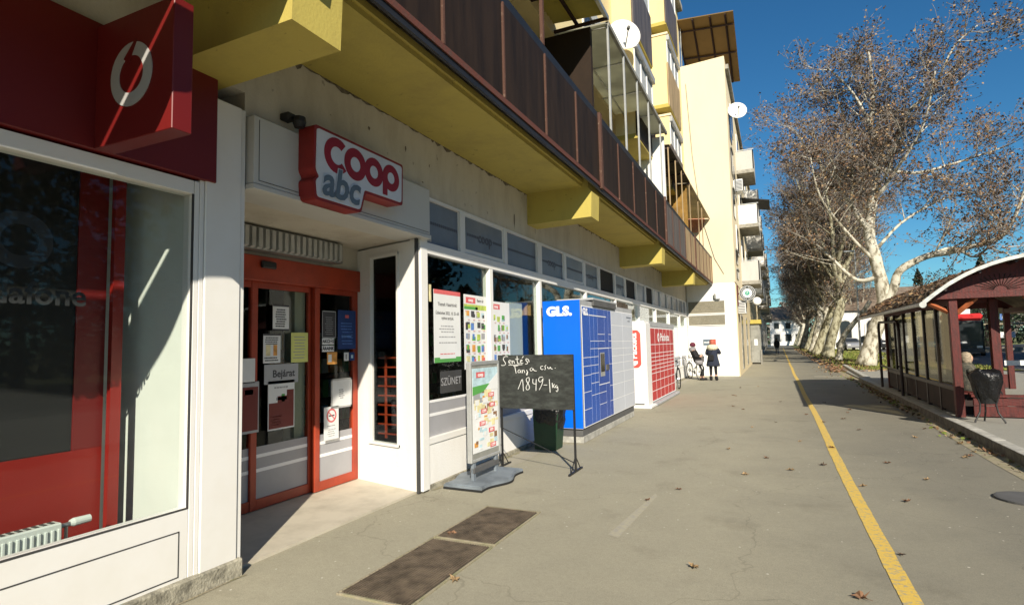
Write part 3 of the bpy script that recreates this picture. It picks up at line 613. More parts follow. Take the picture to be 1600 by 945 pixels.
for i in range(0, len(cuts)-1, 2):
    y0, y1 = cuts[i]+.03, cuts[i+1]-.03
    if i % 2: pass
    k = i//2
    fm = M['black_pane'] if k in (6, 8, 10) else M['blue_film']
    tw = part('transom_window', B, lambda b: (b.box(-3.66, -3.60, y0, y1, 2.80, 3.30, M['white']) if k in (1, 4) else b.box(-3.66, -3.63, y0, y1, 2.80, 3.30, M['white'])))
    def pane(b):
        g = -3.598 if k in (1, 4) else -3.628; q = .05 if k in (1, 4) else 0
        b.box(g, g+.004, y0+q, y1-q, 2.80+q, 3.30-q*.6, fm)
        if fm is M['blue_film'] and k < 8:
            yc = (y0+y1)/2
            b.box(g+.005, g+.006, y0+q+.02, y1-q-.02, 3.045, 3.052, M['blue_film_txt'])
            n = int((y1-y0)/.045)
            for t in range(n):
                yy = y0+q+.03+t*.045
                if yy > y1-q-.03 or (k % 2 == 1 and abs(yy-yc) < .22): continue
                b.box(g+.005, g+.007, yy, yy+.028, 3.03, 3.066, M['blue_film_txt'])
            if k % 2 == 1: b.text('coop', .2, 'x', (g+.008, yc, 3.05), M['blue_film_txt'], .0006, .004)
    part('pane', tw, pane)
# big glass panes, each with its film
ys = [5.47, 7.08, 8.92, 11.5, 13.95, 16.6, 19.2, 21.8, 24.4, 26.2]
for i in range(9):
    y0, y1 = ys[i]+.05, ys[i+1]-.05
    sw = part('shop_window', B, lambda b: b.box(-3.645, -3.637, y0, y1, .575, 2.66, G2 if i < 3 else G1))
    part('window_film', sw, lambda b: (b.box(-3.635, -3.632, y0, y1, .577, .985, M['grey_film']), b.box(-3.631, -3.629, y0, y1, .955, .985, M['white_print']), b.box(-3.631, -3.629, y0, y1, .80, .835, M['white_print'])))
# recessed entrance
def reveal(b):
    m = M['white_wall']; A, D = (-4.72, 5.60), (-3.62, 5.30)
    def seg(t0, t1, z0, z1, d=0.05, mm=m, off=0.0):
        ax, ay = A[0]+(D[0]-A[0])*t0, A[1]+(D[1]-A[1])*t0; bx, by = A[0]+(D[0]-A[0])*t1, A[1]+(D[1]-A[1])*t1
        b.prism([(ax, ay-off), (bx, by-off), (bx, by+d-off), (ax, ay+d-off)], 'z', z0, z1, mm)
    seg(0, 1, 0.02, .5); seg(0, 1, 2.67, 2.80); seg(0, .27, .5, 2.67); seg(.70, 1, .5, 2.67)
    seg(.235, .268, .47, 2.70, .03, M['white'], .02); seg(.702, .73, .47, 2.70, .03, M['white'], .02); seg(.235, .73, 2.672, 2.70, .03, M['white'], .022); seg(.235, .73, .47, .50, .03, M['white'], .022)
part('reveal_wall', B, reveal)
rvw = part('reveal_window', B, lambda b: b.prism([(-4.40, 5.535), (-3.96, 5.415), (-3.96, 5.423), (-4.40, 5.543)], 'z', .5, 2.67, G2))
def trolleys(b):
    m = M['door_red']
    for k in range(9):
        z = .55+k*.115; b.tube([(-4.5, 5.75, z), (-3.75, 5.66, z)], .012, m, 6)
    for x in (-4.38, -4.12, -4.05): b.tube([(x, 5.74, .5), (x, 5.74, 1.5)], .018, m, 6)
    for k in range(5): z = 1.62+k*.13; b.tube([(-4.02, 5.70, z), (-3.78, 5.67, z)], .01, m, 6)
part('shelf_rack', B, trolleys)
door = part('entrance_door', B, lambda b: (b.box(-4.78, -4.64, 2.99, 5.60, 2.29, 2.54, M['door_red'], .005), b.box(-4.78, -4.69, 5.54, 5.62, .02, 2.29, M['door_red'], .004), b.box(-4.95, -4.7, 2.99, 5.62, 2.545, 2.83, M['wall'])))
def leaf(y0, y1, x, lb):
    d = part('door_leaf', door, lambda b: (b.box(x-.05, x, y0, y0+.075, .03, 2.29, M['door_red'], .004), b.box(x-.05, x, y1-.075, y1, .03, 2.29, M['door_red'], .004), b.box(x-.05, x-.001, y0+.075, y1-.075, .03, .13, M['door_red'], .003), b.box(x-.05, x-.001, y0+.075, y1-.075, 2.23, 2.29, M['door_red'], .003)), label=lb)
    d2 = part('door_glass', door, lambda b: (b.box(x-.028, x-.022, y0+.075, y1-.075, .13, 2.23, G2),
        b.box(x-.021, x-.018, y0+.075, y1-.075, .13, .64, M['grey_film']), b.box(x-.017, x-.015, y0+.075, y1-.075, .53, .565, M['white_print']), b.box(x-.017, x-.015, y0+.075, y1-.075, .39, .425, M['white_print'])))
leaf(3.0, 4.13, -4.74, 'fixed left door leaf'); leaf(4.06, 4.90, -4.735, 'left sliding leaf'); leaf(4.86, 5.56, -4.675, 'right sliding leaf catching the sun')
part('door_sensor', door, lambda b: b.box(-4.64, -4.60, 4.07, 4.25, 2.42, 2.49, M['black'], .01))
def curtain(b):
    b.box(-4.69, -4.52, 3.1, 5.13, 2.575, 2.80, M['metal'])
    for k in range(25): yy = 3.12+k*.08; b.prism([(-4.52, 2.585), (-4.485, 2.60), (-4.485, 2.78), (-4.52, 2.795)], 'y', yy, yy+.045, M['alu'])
tag(part('air_curtain', None, curtain), 'ribbed grey air heater above the red sliding doors', 'air heater')
part('shelf', B, lambda b: (b.box(-4.96, -4.80, 4.68, 4.83, 0, 2.25, M['wall']),), label='pale post behind the left sliding leaf')
def shelves(b):
    r = random.Random(5)
    for x0 in (-7.4,):
        for y0 in (3.2, 6.2, 9.2):
            b.box(x0, x0+.5, y0, y0+2.4, 0, 1.9, M['dark2'])
            for z in (.4, .8, 1.2, 1.6):
                for k in range(14):
                    mm = r.choice([M['pale_blue'], M['brown_print'], M['orange_print'], M['paper'], M['green_print']])
                    b.box(x0+.5, x0+.6, y0+.05+k*.165, y0+.05+k*.165+.13, z, z+r.uniform(.15, .3), mm)
part('goods_shelf', B, shelves)
part('display_wall', B, lambda b: b.box(-4.2, -3.9, 8.2, 8.85, .3, 2.3, M['white_wall']))
part('curtain', B, lambda b: [b.tube([(-3.95, yy, 2.1), (-3.95, yy+.02, 2.66)], .06, M['bottle'], 8) for yy in [9.1+.11*k for k in range(9)]])
part('interior_partition', B, lambda b: (b.box(-4.05, -3.98, 9.9, 26.1, .6, 2.35, M['white_wall']),))
# ------------------------------------------------------------------ phone shop at the left
def pf(b):
    b.box(-3.70, -3.583, 2.63, 2.662, .10, 2.79, M['white'], .003)
    b.box(-3.70, -3.587, 2.592, 2.628, .10, 2.775, M['white'], .003)
    b.box(-3.70, -3.59, -8, 2.59, .10, .565, M['white'], .003); b.box(-3.70, -3.59, -8, 2.59, 2.68, 2.775, M['white'], .003)
    for (a, c) in ((1.30, 2.53), (-.1, 1.16)):
        b.box(-3.589, -3.5875, a, c, .43, .437, M['sealant']); b.box(-3.589, -3.5875, a, c, .145, .152, M['sealant']); b.box(-3.589, -3.5875, c-.007, c, .145, .437, M['sealant']); b.box(-3.589, -3.5875, a, a+.007, .145, .437, M['sealant'])
    b.box(-3.598, -3.588, 2.578, 2.59, .565, 2.68, M['sealant']); b.box(-3.598, -3.588, -8, 2.578, .565, .575, M['sealant'])
    b.box(-3.70, -3.59, .02, .10, .57, 2.68, M['white']); b.box(-3.70, -3.59, -2.6, -2.5, .57, 2.68, M['white'])
ph = part('phone_shop_front', B, pf)
part('shop_window', ph, lambda b: b.box(-3.65, -3.64, -8, 2.59, .57, 2.68, G4))
def inner(b):
    b.box(-4.9, -3.70, 2.60, 2.66, 0, 3.0, M['inner_white'])
part('display_side_wall', B, inner)
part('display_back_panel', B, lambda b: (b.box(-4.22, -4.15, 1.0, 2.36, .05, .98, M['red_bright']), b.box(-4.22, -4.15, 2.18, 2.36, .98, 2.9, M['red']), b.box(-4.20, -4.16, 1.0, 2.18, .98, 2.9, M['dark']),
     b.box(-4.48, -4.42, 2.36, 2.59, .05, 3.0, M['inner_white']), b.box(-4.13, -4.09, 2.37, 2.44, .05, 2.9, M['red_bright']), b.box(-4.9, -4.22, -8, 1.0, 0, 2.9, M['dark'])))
def radiator(b):
    m = M['radiator']
    b.box(-4.02, -3.93, 1.2, 2.03, .2, .60, m, .008)
    for k in range(24): y = 1.22+k*.034; b.box(-3.93, -3.918, y, y+.018, .23, .57, m, .004)
    for k in range(20): y = 1.22+k*.04; b.box(-4.0, -3.95, y, y+.02, .60, .604, M['dark2'])
rad = part('radiator', None, radiator)
tag(rad, 'white ribbed radiator with thermostat valve behind the phone shop window', 'radiator')
def valve(b):
    b.tube([(-3.97, 2.03, .57), (-3.97, 2.09, .57)], .014, M['metal'], 8); b.tube([(-3.97, 2.07, .57), (-3.97, 2.07, .1)], .01, M['metal'], 8)
    b.tube([(-3.97, 2.09, .575), (-3.97, 2.11, .575), (-3.97, 2.20, .575)], [.018, .026, .024], M['radiator'], 12)
part('thermostat_valve', rad, valve)
g = MB((-3.62, 1.5, 2.2)); g.ring('x', (-3.662, 1.64, 2.22), .155, .085, .002, M['ghost']); g.text('vodafone', .17, 'x', (-3.662, 1.66, 1.93), M['ghost'], .001, .003)
tag(g.build('window_lettering'), 'faint grey ring emblem and lettering inside the phone shop window', 'window lettering')
fs = MB((-3.55, 0, 2.78))
fs.box(-3.72, -3.555, -8, 2.735, 2.79, 3.56, M['red'], .004)
tag(fs.build('fascia_sign'), 'long flat dark red sign board above the phone shop window', 'sign')
bl = MB((-3.2, 2, 2.8)); bl.box(-3.555, -2.865, 1.93, 2.045, 2.79, 3.53, M['red'], .004)
bl = bl.build('projecting_sign'); tag(bl, 'square red box sign with white ring emblem projecting from the phone shop wall', 'sign')
def em(b):
    c = (-3.22, 1.929, 3.165)
    b.ring('y', c, .185, .108, .004, M['ring'], n=40)
    
    b.prism([(c[0]-.02, c[2]+.06), (c[0]+.05, c[2]+.185), (c[0]+.02, c[2]+.187), (c[0]-.07, c[2]+.10)], 'y', 1.9285, 1.9245, M['red'])
part('emblem', bl, em)

# ------------------------------------------------------------------ the projecting wing at the end of the block
W = thing('apartment_wing', 'tall cream side wing with a white painted ground floor wall', 'building', (-1.5, 26.6, 0))
def wing(b):
    b.prism([(-3.6, 14.25), (-1.5, 14.35), (-1.5, 4.12), (-3.6, 4.12)], 'y', 26.602, 60, M['cream'])
    b.prism([(-3.6, 14.25), (-1.5, 14.35), (-1.5, 14.55), (-3.6, 14.45)], 'y', 29.5, 60, M['cream'])
part('upper_wall', W, wing)
part('lower_wall', W, lambda b: (b.box(-3.6, -1.53, 26.59, 60, 0, 4.118, M['white_wall'], .03),))
part('wall_edge', W, lambda b: b.box(-1.54, -1.49, 26.75, 60, 0, 4.0, M['cream2']))
def gr(b, z0, z1):
    b.box(-3.52, -2.0, 26.57, 26.60, z0, z1, M['reed'])
    b.box(-3.55, -1.97, 26.55, 26.585, z0-.03, z0, M['white']); b.box(-3.55, -1.97, 26.55, 26.585, z1, z1+.03, M['white'])
    for k in range(39): x = -3.52+k*.04; b.box(x, x+.008, 26.555, 26.566, z0, z1, M['grille'])
    for k in range(1, 8): z = z0+(z1-z0)*k/8; b.box(-3.52, -2.0, 26.553, 26.556, z, z+.008, M['grille'])
part('barred_window', W, lambda b: gr(b, 2.80, 3.32), label='upper barred window'); part('barred_window', W, lambda b: gr(b, 2.27, 2.70), label='lower barred window')
tag(part('wall_lamp', None, lambda b: (b.box(-2.35, -2.13, 26.42, 26.59, 3.38, 3.62, M['ac'], .03), b.box(-2.40, -2.32, 26.46, 26.59, 3.40, 3.64, M['grille'], .02))), 'small boxy white floodlight above the barred windows', 'lamp')
tag(part('wall_sign', None, lambda b: (b.box(-2.95, -2.42, 26.57, 26.588, 1.38, 1.64, M['coop_grey']), b.box(-2.60, -2.42, 26.565, 26.572, 1.38, 1.64, M['locker_red2']), b.text('mobil', .13, 'y', (-2.78, 26.566, 1.51), M['white_print'], .001, .003))), 'small dark and red plaque on the white wall behind the standing girl', 'sign')
def stain(b): b.lathe([(.0, 0), (.38, 0), (.40, .004), (.0, .006)], M['terracotta'], (0, 0, 0), 20, 1, 1.4, Matrix.Translation((-3.05, 26.598, 7.0)) @ Matrix.Rotation(R(90), 4, 'X'))
part('wall_stain', W, stain)
tag(part('cable', None, lambda b: (b.tube([(-3.2, 26.58, 13.4), (-3.05, 26.58, 10), (-2.8, 26.58, 7.2), (-2.3, 26.58, 5.2), (-1.95, 26.58, 4.5)], .012, M['grille'], 5))), 'thin grey cable drooping down the cream wing wall', 'cable')
def canopy(b):
    def P(x, y): return 14.55+(x+3.6)*.02+(30.6-y)*.20
    b.raw([(-3.5, 26.3, 16.35), (-1.0, 26.3, 16.15), (-1.0, 30.5, 14.7), (-3.5, 30.5, 14.9), (-3.5, 26.3, 16.39), (-1.0, 26.3, 16.19), (-1.0, 30.5, 14.74), (-3.5, 30.5, 14.94)], [(0, 1, 2, 3), (7, 6, 5, 4), (0, 4, 5, 1), (1, 5, 6, 2), (2, 6, 7, 3), (3, 7, 4, 0)], M['canopy'])
cp = thing('roof_canopy', 'brown corrugated canopy on dark rafters topping the cream wing', 'canopy', (-2.3, 28, 14.3))
part('canopy_sheet', cp, canopy)
def raf(b):
    for x in (-3.45, -2.75, -2.0, -1.35): b.tube([(x, 26.32, 16.30-(x+3.5)*.08), (x, 30.4, 14.85-(x+3.5)*.08)], .045, M['rafter'], 4)
    for y, z in ((26.9, 16.08), (28.5, 15.52)): b.tube([(-3.5, y, z), (-1.05, y, z-.19)], .045, M['rafter'], 4)
    b.tube([(-3.45, 26.7, 14.3), (-3.45, 26.7, 16.2)], .04, M['alu'], 6); b.tube([(-3.35, 26.75, 14.3), (-3.35, 26.75, 16.2)], .03, M['metal'], 6)
part('rafters', cp, raf)
def dish(name, label, c, r, tgt, arm=.3):
    t = thing(name, label, 'satellite dish', c)
    d = Vector(tgt).normalized(); mx = d.to_track_quat('Z', 'Y').to_matrix().to_4x4()
    def sh(b):
        prof = [(.001, 0)]+[(r*k/6, .10*r*(k/6)**2*2.2) for k in range(1, 7)]
        prof += [(r*1.0, .10*r*2.2-.012)]+[(r*k/6, .10*r*(k/6)**2*2.2-.02) for k in range(5, 0, -1)]
        b.lathe(prof, M['dish'], (0, 0, 0), 28, 1, 1, Matrix.Translation(Vector(c)) @ mx)
    part('reflector', t, sh, True)
    p = Vector(c)
    part('feed_arm', t, lambda b: (b.tube([p+mx @ Vector((0, -r*.9, .05)), p+mx @ Vector((0, -r*.15, r*.95))], .015*max(1, r*2), M['grille'], 6), b.tube([p+mx @ Vector((0, -r*.15, r*.85)), p+mx @ Vector((0, -r*.12, r*1.05))], .04*max(1, r*1.5), M['dgrey'], 8)))
    part('bracket', t, lambda b: b.tube([p-mx @ Vector((0, 0, .02)), p-mx @ Vector((0, 0, .12)), p+Vector((-arm, .15, -.2))], .025, M['grille'], 6))
    return t
dish('satellite_dish', 'large white satellite dish above the pale awning', (-3.0, 13.3, 9.0), .40, (.5, -.8, .12), .35)
dish('satellite_dish', 'white satellite dish sticking out from the cream wing edge', (-1.12, 27.8, 12.15), .42, (.25, -.95, .25), .4)

# blocks farther along the street
def far_block(label, y0, y1, H, wm, seed, cols):
    t = thing('apartment_building', label, 'building', (-1.5, y0, 0)); r = random.Random(seed)
    part('wall', t, lambda b: (b.box(-14, -1.52, y0, y1, 0, H, wm), b.box(-14, -1.35, y0, y1, H, H+.2, M['concrete'])))
    y = y0+2.2
    while y < y1-3:
        for z in (.2, 4.9, 7.9, 10.9, 13.6):
            if z+1.6 > H: continue
            gnd = z < 1
            f = part('window', t, lambda b: (b.box(-1.54, -1.46, y-.05, y+1.35, z+(0 if gnd else .8), z+(2.6 if gnd else 2.2), M['white'] if not gnd else M['concrete'])))
            part('pane', f, lambda b: b.box(-1.46, -1.452, y+.06, y+1.24, z+(.1 if gnd else .9), z+(2.5 if gnd else 2.1), M['window_dark']))
        y += 4.6
    y = y0+cols[0]; k = 0
    while y < y1-3:
        for z in (4.65, 7.7, 10.65):
            if z+1.3 > H: continue
            pr = .85+.15*r.random(); bm = r.choice(cols[1])
            f = part('balcony', t, lambda b: (b.box(-1.55, -1.5+pr, y, y+2.9, z-.15, z+.05, M['concrete'], .01)))
            part('parapet', f, lambda b: (b.box(-1.5, -1.5+pr, y+.03, y+.08, z+.05, z+1.08, bm), b.box(-1.55+pr, -1.5+pr, y+.03, y+2.87, z+.05, z+1.08, bm), b.box(-1.5, -1.5+pr, y+2.82, y+2.87, z+.05, z+1.08, bm), b.box(-1.5, -1.47+pr, y, y+.03, z+1.10, z+1.14, M['alu'])))
        y += cols[2]; k += 1
    return t
fb = far_block('pale apartment block with stacked grey balconies beyond the cream wing', 26.95, 72, 13.9, M['cream2'], 4, (5.6, [M['grey_wall'], M['white_wall']], 9.2))
far_block('distant narrow apartment block at the end of the balcony row', 72.2, 118, 12.4, M['grey_wall'], 9, (2.0, [M['grey_wall'], M['cream2']], 7.5))
def awn2(b): b.prism([(-1.45, 9.85), (.05, 9.55), (.05, 9.6), (-1.45, 9.9)], 'y', 35.6, 38.4, M['black'])
part('awning', fb, awn2, label='black awning between the stacked balconies')
for (z0, z1) in ((11.0, 12.4), (9.3, 10.5), (7.3, 8.6), (5.1, 5.7), (4.4, 4.8)):
    sw_ = part('side_window', W, lambda b: b.box(-1.50, -1.43, 27.85, 29.15, z1, z1+.08, M['grille']))
    part('pane', sw_, lambda b: b.box(-1.50, -1.46, 27.9, 29.1, z0, z1, M['window_dark']))
def ac(loc, lb):
    x, y, z = loc; t = thing('air_conditioner', lb, 'air conditioner', loc)
    part('casing', t, lambda b: b.box(x, x+.32, y, y+.85, z, z+.6, M['ac'], .02))
    part('fan_grille', t, lambda b: (b.lathe([(.0, 0), (.22, 0), (.22, .01), (0, .01)], M['dgrey'], (0, 0, 0), 18, 1, 1, Matrix.Translation((x+.322, y+.32, z+.3)) @ Matrix.Rotation(R(90), 4, 'Y')), [b.box(x+.03, x+.29, y-.012, y-.004, z+.06+.07*k, z+.09+.07*k, M['dgrey']) for k in range(7)]))
ac((-1.45, 30.2, 9.0), 'white outdoor air conditioner high beneath the top grey balcony'); ac((-1.48, 27.3, 2.75), 'white air conditioner low on the wing beside the round sign')
rs = thing('round_sign', 'round projecting sign with dark lettered ring and green centre', 'sign', (-1.06, 27.2, 3.64))
def rsb(b):
    c = (-1.06, 27.20, 3.64)
    b.ring('y', c, .33, .0005, .03, M['white_print'], n=40)
part('board', rs, rsb)
def rse(b):
    c = (-1.06, 27.168, 3.64)
    b.ring('y', c, .315, .20, .003, M['sign_dark'], n=40); b.ring('y', c, .10, .0005, .003, M['sign_green'], n=24); b.text('P', .13, 'y', (c[0], 27.163, c[2]), M['white_print'])
    for k in range(26):
        a = 2*math.pi*k/26
        if abs(math.sin(a)) < .18: continue
        b.box(-.011, .011, -.002, .0, .235, .275, M['white_print'], mx=Matrix.Translation((c[0], 27.164, c[2])) @ Matrix.Rotation(a, 4, 'Y'))
part('emblem', rs, rse)
part('bracket', rs, lambda b: (b.box(-1.5, -1.38, 27.19, 27.21, 3.60, 3.66, M['wood_red']), b.box(-1.5, -1.44, 27.1, 27.3, 3.1, 4.0, M['wood_red'])))
tag(part('disc_lamp', None, lambda b: (b.lathe([(.02, -.06), (.14, -.05), (.19, 0), (.14, .05), (.02, .06)], M['dish'], (0, 0, 0), 20, 1, 1, Matrix.Translation((-.72, 28.6, 3.35)) @ Matrix.Rotation(R(90), 4, 'X')), b.tube([(-.75, 28.65, 3.35), (-1.5, 28.65, 3.3)], .02, M['grille'], 6))), 'plain white round disc lamp just behind the round lettered sign', 'lamp')
def kiosk(b):
    b.box(-1.5, -.85, 40.0, 42.4, 2.6, 2.85, M['yellow']); b.box(-1.5, -.95, 40.15, 40.2, .1, 2.6, M['grille']); b.box(-1.5, -.95, 42.2, 42.25, .1, 2.6, M['grille']); b.box(-.95, -.9, 40.1, 42.3, 0, .9, M['concrete'])
    b.box(-1.3, -1.1, 40.13, 40.145, 1.2, 1.6, M['paper'])
part('entrance_porch', fb, kiosk)

# ------------------------------------------------------------------ shop sign over the entrance
S = thing('shop_sign', 'red and white light box sign reading coop abc above the entrance', 'sign', (-3.45, 4.05, 2.82))
def rr(pts, rad, n=4):
    out = []
    N = len(pts)
    for i in range(N):
        p = Vector(pts[i]); a = Vector(pts[i-1]); c = Vector(pts[(i+1) % N]); da = (a-p).normalized(); dc = (c-p).normalized()
        for k in range(n+1):
            t = k/n; q = p+da*rad*(1-t)**2+dc*rad*t**2; out.append((q.x, q.y))
    return out
outline = rr([(3.46, 3.44), (4.68, 3.435), (4.67, 3.015), (4.10, 3.01), (4.04, 2.815), (3.47, 2.815), (3.455, 2.98), (3.50, 3.01), (3.455, 3.06)], .03)
def sbody(b): b.prism(outline, 'x', -3.515, -3.345, M['coop_box'])
part('housing', S, sbody)
inl = rr([(3.485, 3.415), (4.655, 3.41), (4.645, 3.04), (4.08, 3.035), (4.02, 2.84), (3.49, 2.84), (3.475, 2.98), (3.52, 3.01), (3.475, 3.06)], .03)
face = part('sign_face', S, lambda b: b.prism(inl, 'x', -3.3455, -3.340, M['coop_white']))
def coopl(b, x=-3.3398):
    m = M['coop_red']; h = .003
    b.ring('x', (x, 3.72, 3.245), .155, .078, h, m, 48, 318, sy=1.0, so=1.0)
    b.ring('x', (x, 3.955, 3.235), .145, .066, h*1.2, m, n=36)
    b.ring('x', (x, 4.215, 3.235), .135, .060, h, m, n=36)
    b.ring('x', (x, 4.475, 3.245), .130, .056, h, m, n=36)
    b.prism([(4.345, 3.06), (4.345, 3.26), (4.42, 3.26), (4.415, 3.06)], 'x', x, x+h*1.1, m)
part('lettering', face, coopl)
def abcl(b):
    b.text('abc', .36, 'x', (-3.334, 3.765, 2.985), M['coop_white'], .001, .017, .95, shear=.18); b.text('abc', .36, 'x', (-3.330, 3.765, 2.985), M['coop_grey'], .001, .009, .95, shear=.18)
part('lettering', face, abcl)
tag(part('security_camera', None, lambda b: (b.box(-3.60, -3.50, 3.33, 3.42, 3.47, 3.53, M['black'], .01), b.lathe([(.001, -.05), (.04, -.045), (.055, 0), (.05, .04), (.001, .045)], M['black'], (-3.47, 3.42, 3.46), 16))), 'small black dome camera at the top left of the coop sign panel', 'camera')

# posters and notices
def poster(label, ax, c, w_, h, draw, cat='poster', base='paper', name='poster'):
    o = MB(c); t = .003
    if ax == 'x': o.box(c[0], c[0]+t, c[1]-w_/2, c[1]+w_/2, c[2]-h/2, c[2]+h/2, M[base])
    else: o.box(c[0]-w_/2, c[0]+w_/2, c[1]-t, c[1], c[2]-h/2, c[2]+h/2, M[base])
    def patch(u0, u1, v0, v1, m, d=.001):       # u to the right, v up, both 0..1
        k = t+d
        if ax == 'x': o.box(c[0]+t, c[0]+k, c[1]-w_/2+u0*w_, c[1]-w_/2+u1*w_, c[2]-h/2+v0*h, c[2]-h/2+v1*h, M[m])
        else: o.box(c[0]-w_/2+u0*w_, c[0]-w_/2+u1*w_, c[1]-k, c[1]-t, c[2]-h/2+v0*h, c[2]-h/2+v1*h, M[m])
    def txt(s, u, v, size, m, off=0.0, sx=1.0, d=.0015):
        k = t+d
        p = (c[0]+k, c[1]-w_/2+u*w_, c[2]-h/2+v*h) if ax == 'x' else (c[0]-w_/2+u*w_, c[1]-k, c[2]-h/2+v*h)
        o.text(s, size, ax, p, M[m], .0003, off, sx)
    draw(patch, txt)
    return tag(o.build(name), label, cat)
def lines(patch, v0, v1, n, m='ink_grey', u0=.15, u1=.85, seed=1, th=.4):
    r = random.Random(seed)
    for k in range(n):
        v = v1-(v1-v0)*(k+.5)/n; a = u0+r.uniform(0, .1); e = u1-r.uniform(0, .12); x = a
        while x < e-.02:
            q = min(e, x+r.uniform(.04, .12)); patch(x, q, v-(v1-v0)/n*th/2, v+(v1-v0)/n*th/2, m); x = q+.018
XW = -3.636
def p1(pa, tx):
    pa(0, 1, .94, 1, 'pink_print'); pa(0, 1, 0, .05, 'green_print'); pa(0, .2, .05, .07, 'green_print'); pa(.8, 1, .05, .07, 'green_print')
    tx('Tisztelt Vásárlóink!', .5, .80, .058, 'ink', .0006); tx('Üzletünket 2022. 10. 25.-től', .5, .68, .052, 'ink', .0006, .92); tx('nyitva tartjuk.', .5, .61, .052, 'ink', .0006)
    lines(pa, .40, .52, 3, seed=2); lines(pa, .33, .37, 1, seed=3); lines(pa, .25, .29, 1, seed=4); lines(pa, .10, .13, 1, 'pink_print', seed=5)
poster('tall white notice with red top stripe and green foot in the shop window', 'x', (XW, 5.985, 1.84), .62, .87, p1, 'notice')
def goods(cols, rows, seed, v0=0.02, v1=.80, pal=None):
    def f(pa, tx):
        r = random.Random(seed); P = pal or ['green_print', 'orange_print', 'brown_print', 'pale_blue', 'blue_print', 'lime', 'ink', 'pale_yel', 'ink_grey', 'pink_print']
        for i in range(cols):
            for j in range(rows):
                u = .05+.92*i/cols; v = v1-(v1-v0)*(j+1)/rows; du = .92/cols; dv = (v1-v0)/rows
                if r.random() < .06: continue
                for q in range(r.choice([2, 3, 4])):
                    a = u+r.uniform(0, .3)*du; bb = v+dv*(.22+r.uniform(0, .3)); w2 = du*r.uniform(.35, .7); h2 = dv*r.uniform(.3, .65)
                    pa(a, min(a+w2, u+du*.9), bb, min(bb+h2, v+dv*.95), r.choice(P), .0008+.0004*q)
                for q in range(2): pa(u+du*.45, u+du*.85, v+dv*(.06+.08*q), v+dv*(.10+.08*q), 'pink_print' if q else 'ink_grey')
    return f
def p2(pa, tx):
    pa(0, 1, .84, .87, 'lime'); pa(0, .6, .80, .84, 'green_print'); pa(.08, .5, .885, .965, 'pink_print'); pa(.5, 1, .80, .84, 'lime'); tx('coop', .29, .928, .062, 'white_print', .002); tx('Retro ár', .72, .93, .055, 'ink', .001); goods(4, 5, 3, .03, .79)(pa, tx)
poster('tall colourful food leaflet poster with coop heading and green stripe', 'x', (XW, 6.70, 1.78), .62, .97, p2)
def p3(pa, tx):
    pa(.05, .45, .88, .96, 'pink_print'); tx('coop', .25, .922, .06, 'white_print', .002); goods(4, 5, 8, .03, .80, ['ink_grey', 'blue_print', 'pale_blue', 'green_print', 'ink', 'brown_print', 'lime'])(pa, tx)
poster('bluish leaflet poster with coop heading right of the white mullion', 'x', (XW, 7.47, 1.76), .60, .92, p3)
poster('small yellow sticker strip at the left edge of the shop window', 'x', (XW, 5.60, 2.22), .045, .2, lambda pa, tx: pa(.2, .8, .1, .9, 'pale_yel'), 'sticker', 'pale_yel', 'sticker')
XD = -4.712
def n1(pa, tx):
    pa(0, 1, .93, 1, 'ink'); pa(0, 1, 0, .06, 'ink'); lines(pa, .12, .85, 8, 'ink', .15, .85, 6, .55)
poster('white notice with dense black lines highest on the left door leaf', 'x', (XD, 4.405, 1.935), .215, .27, n1, 'notice')
def n2(pa, tx):
    pa(.0, 1, .94, 1, 'ink'); lines(pa, .62, .9, 4, 'ink', .1, .9, 7, .5); pa(.15, .4, .25, .62, 'pale_yel'); pa(.58, .8, .25, .62, 'orange_print'); lines(pa, .05, .22, 2, 'ink', .05, .95, 8, .5)
poster('grey notice with yellow and orange columns left of the yellow sheet', 'x', (XD, 4.29, 1.615), .22, .30, n2, 'notice')
poster('yellow printed sheet taped on the left door leaf', 'x', (XD, 4.665, 1.62), .24, .32, lambda pa, tx: lines(pa, .1, .9, 8, 'ink_grey', .12, .85, 9, .3), 'notice', 'yellow_paper')
poster('grey sign reading Bejárat on the left door leaf', 'x', (XD, 4.42, 1.35), .45, .20, lambda pa, tx: tx('Bejárat', .56, .5, .105, 'ink', .002), 'sign', 'grey_paper', 'door_sign')
def n4(pa, tx):
    pa(.03, .97, .03, .55, 'red'); pa(.35, .97, .55, .68, 'red'); pa(.7, .97, .68, .8, 'red'); pa(.3, .7, .6, .66, 'ink_grey'); lines(pa, .82, .9, 1, 'ink_grey', .2, .8, 3); pa(.5, .62, .56, .72, 'green_print'); lines(pa, .08, .3, 4, 'pink_print', .08, .5, 4, .3)
poster('white poster with red diagonal picture below the Bejárat sign', 'x', (XD, 4.42, 1.03), .35, .50, n4)
def n0(pa, tx):
    pa(.05, .95, .05, .9, 'red'); pa(.3, .7, .75, .85, 'paper')
poster('red poster half hidden behind the white entrance pillar', 'x', (-4.72, 4.02, 1.04), .24, .5, n0, 'poster', 'grey_paper'); poster('white sheet half hidden behind the white entrance pillar', 'x', (-4.72, 4.0, 1.40), .18, .24, lambda pa, tx: None, 'notice')
XE = -4.652
poster('black framed notice beside the blue poster on the right door leaf', 'x', (XE, 5.05, 1.875), .22, .31, lambda pa, tx: (pa(0, 1, .97, 1, 'grey_paper'), pa(0, .03, 0, 1, 'grey_paper'), pa(.97, 1, 0, 1, 'grey_paper'), pa(0, 1, 0, .03, 'grey_paper'), lines(pa, .1, .8, 9, 'grey_paper', .2, .8, 12, .2)), 'notice', 'ink')
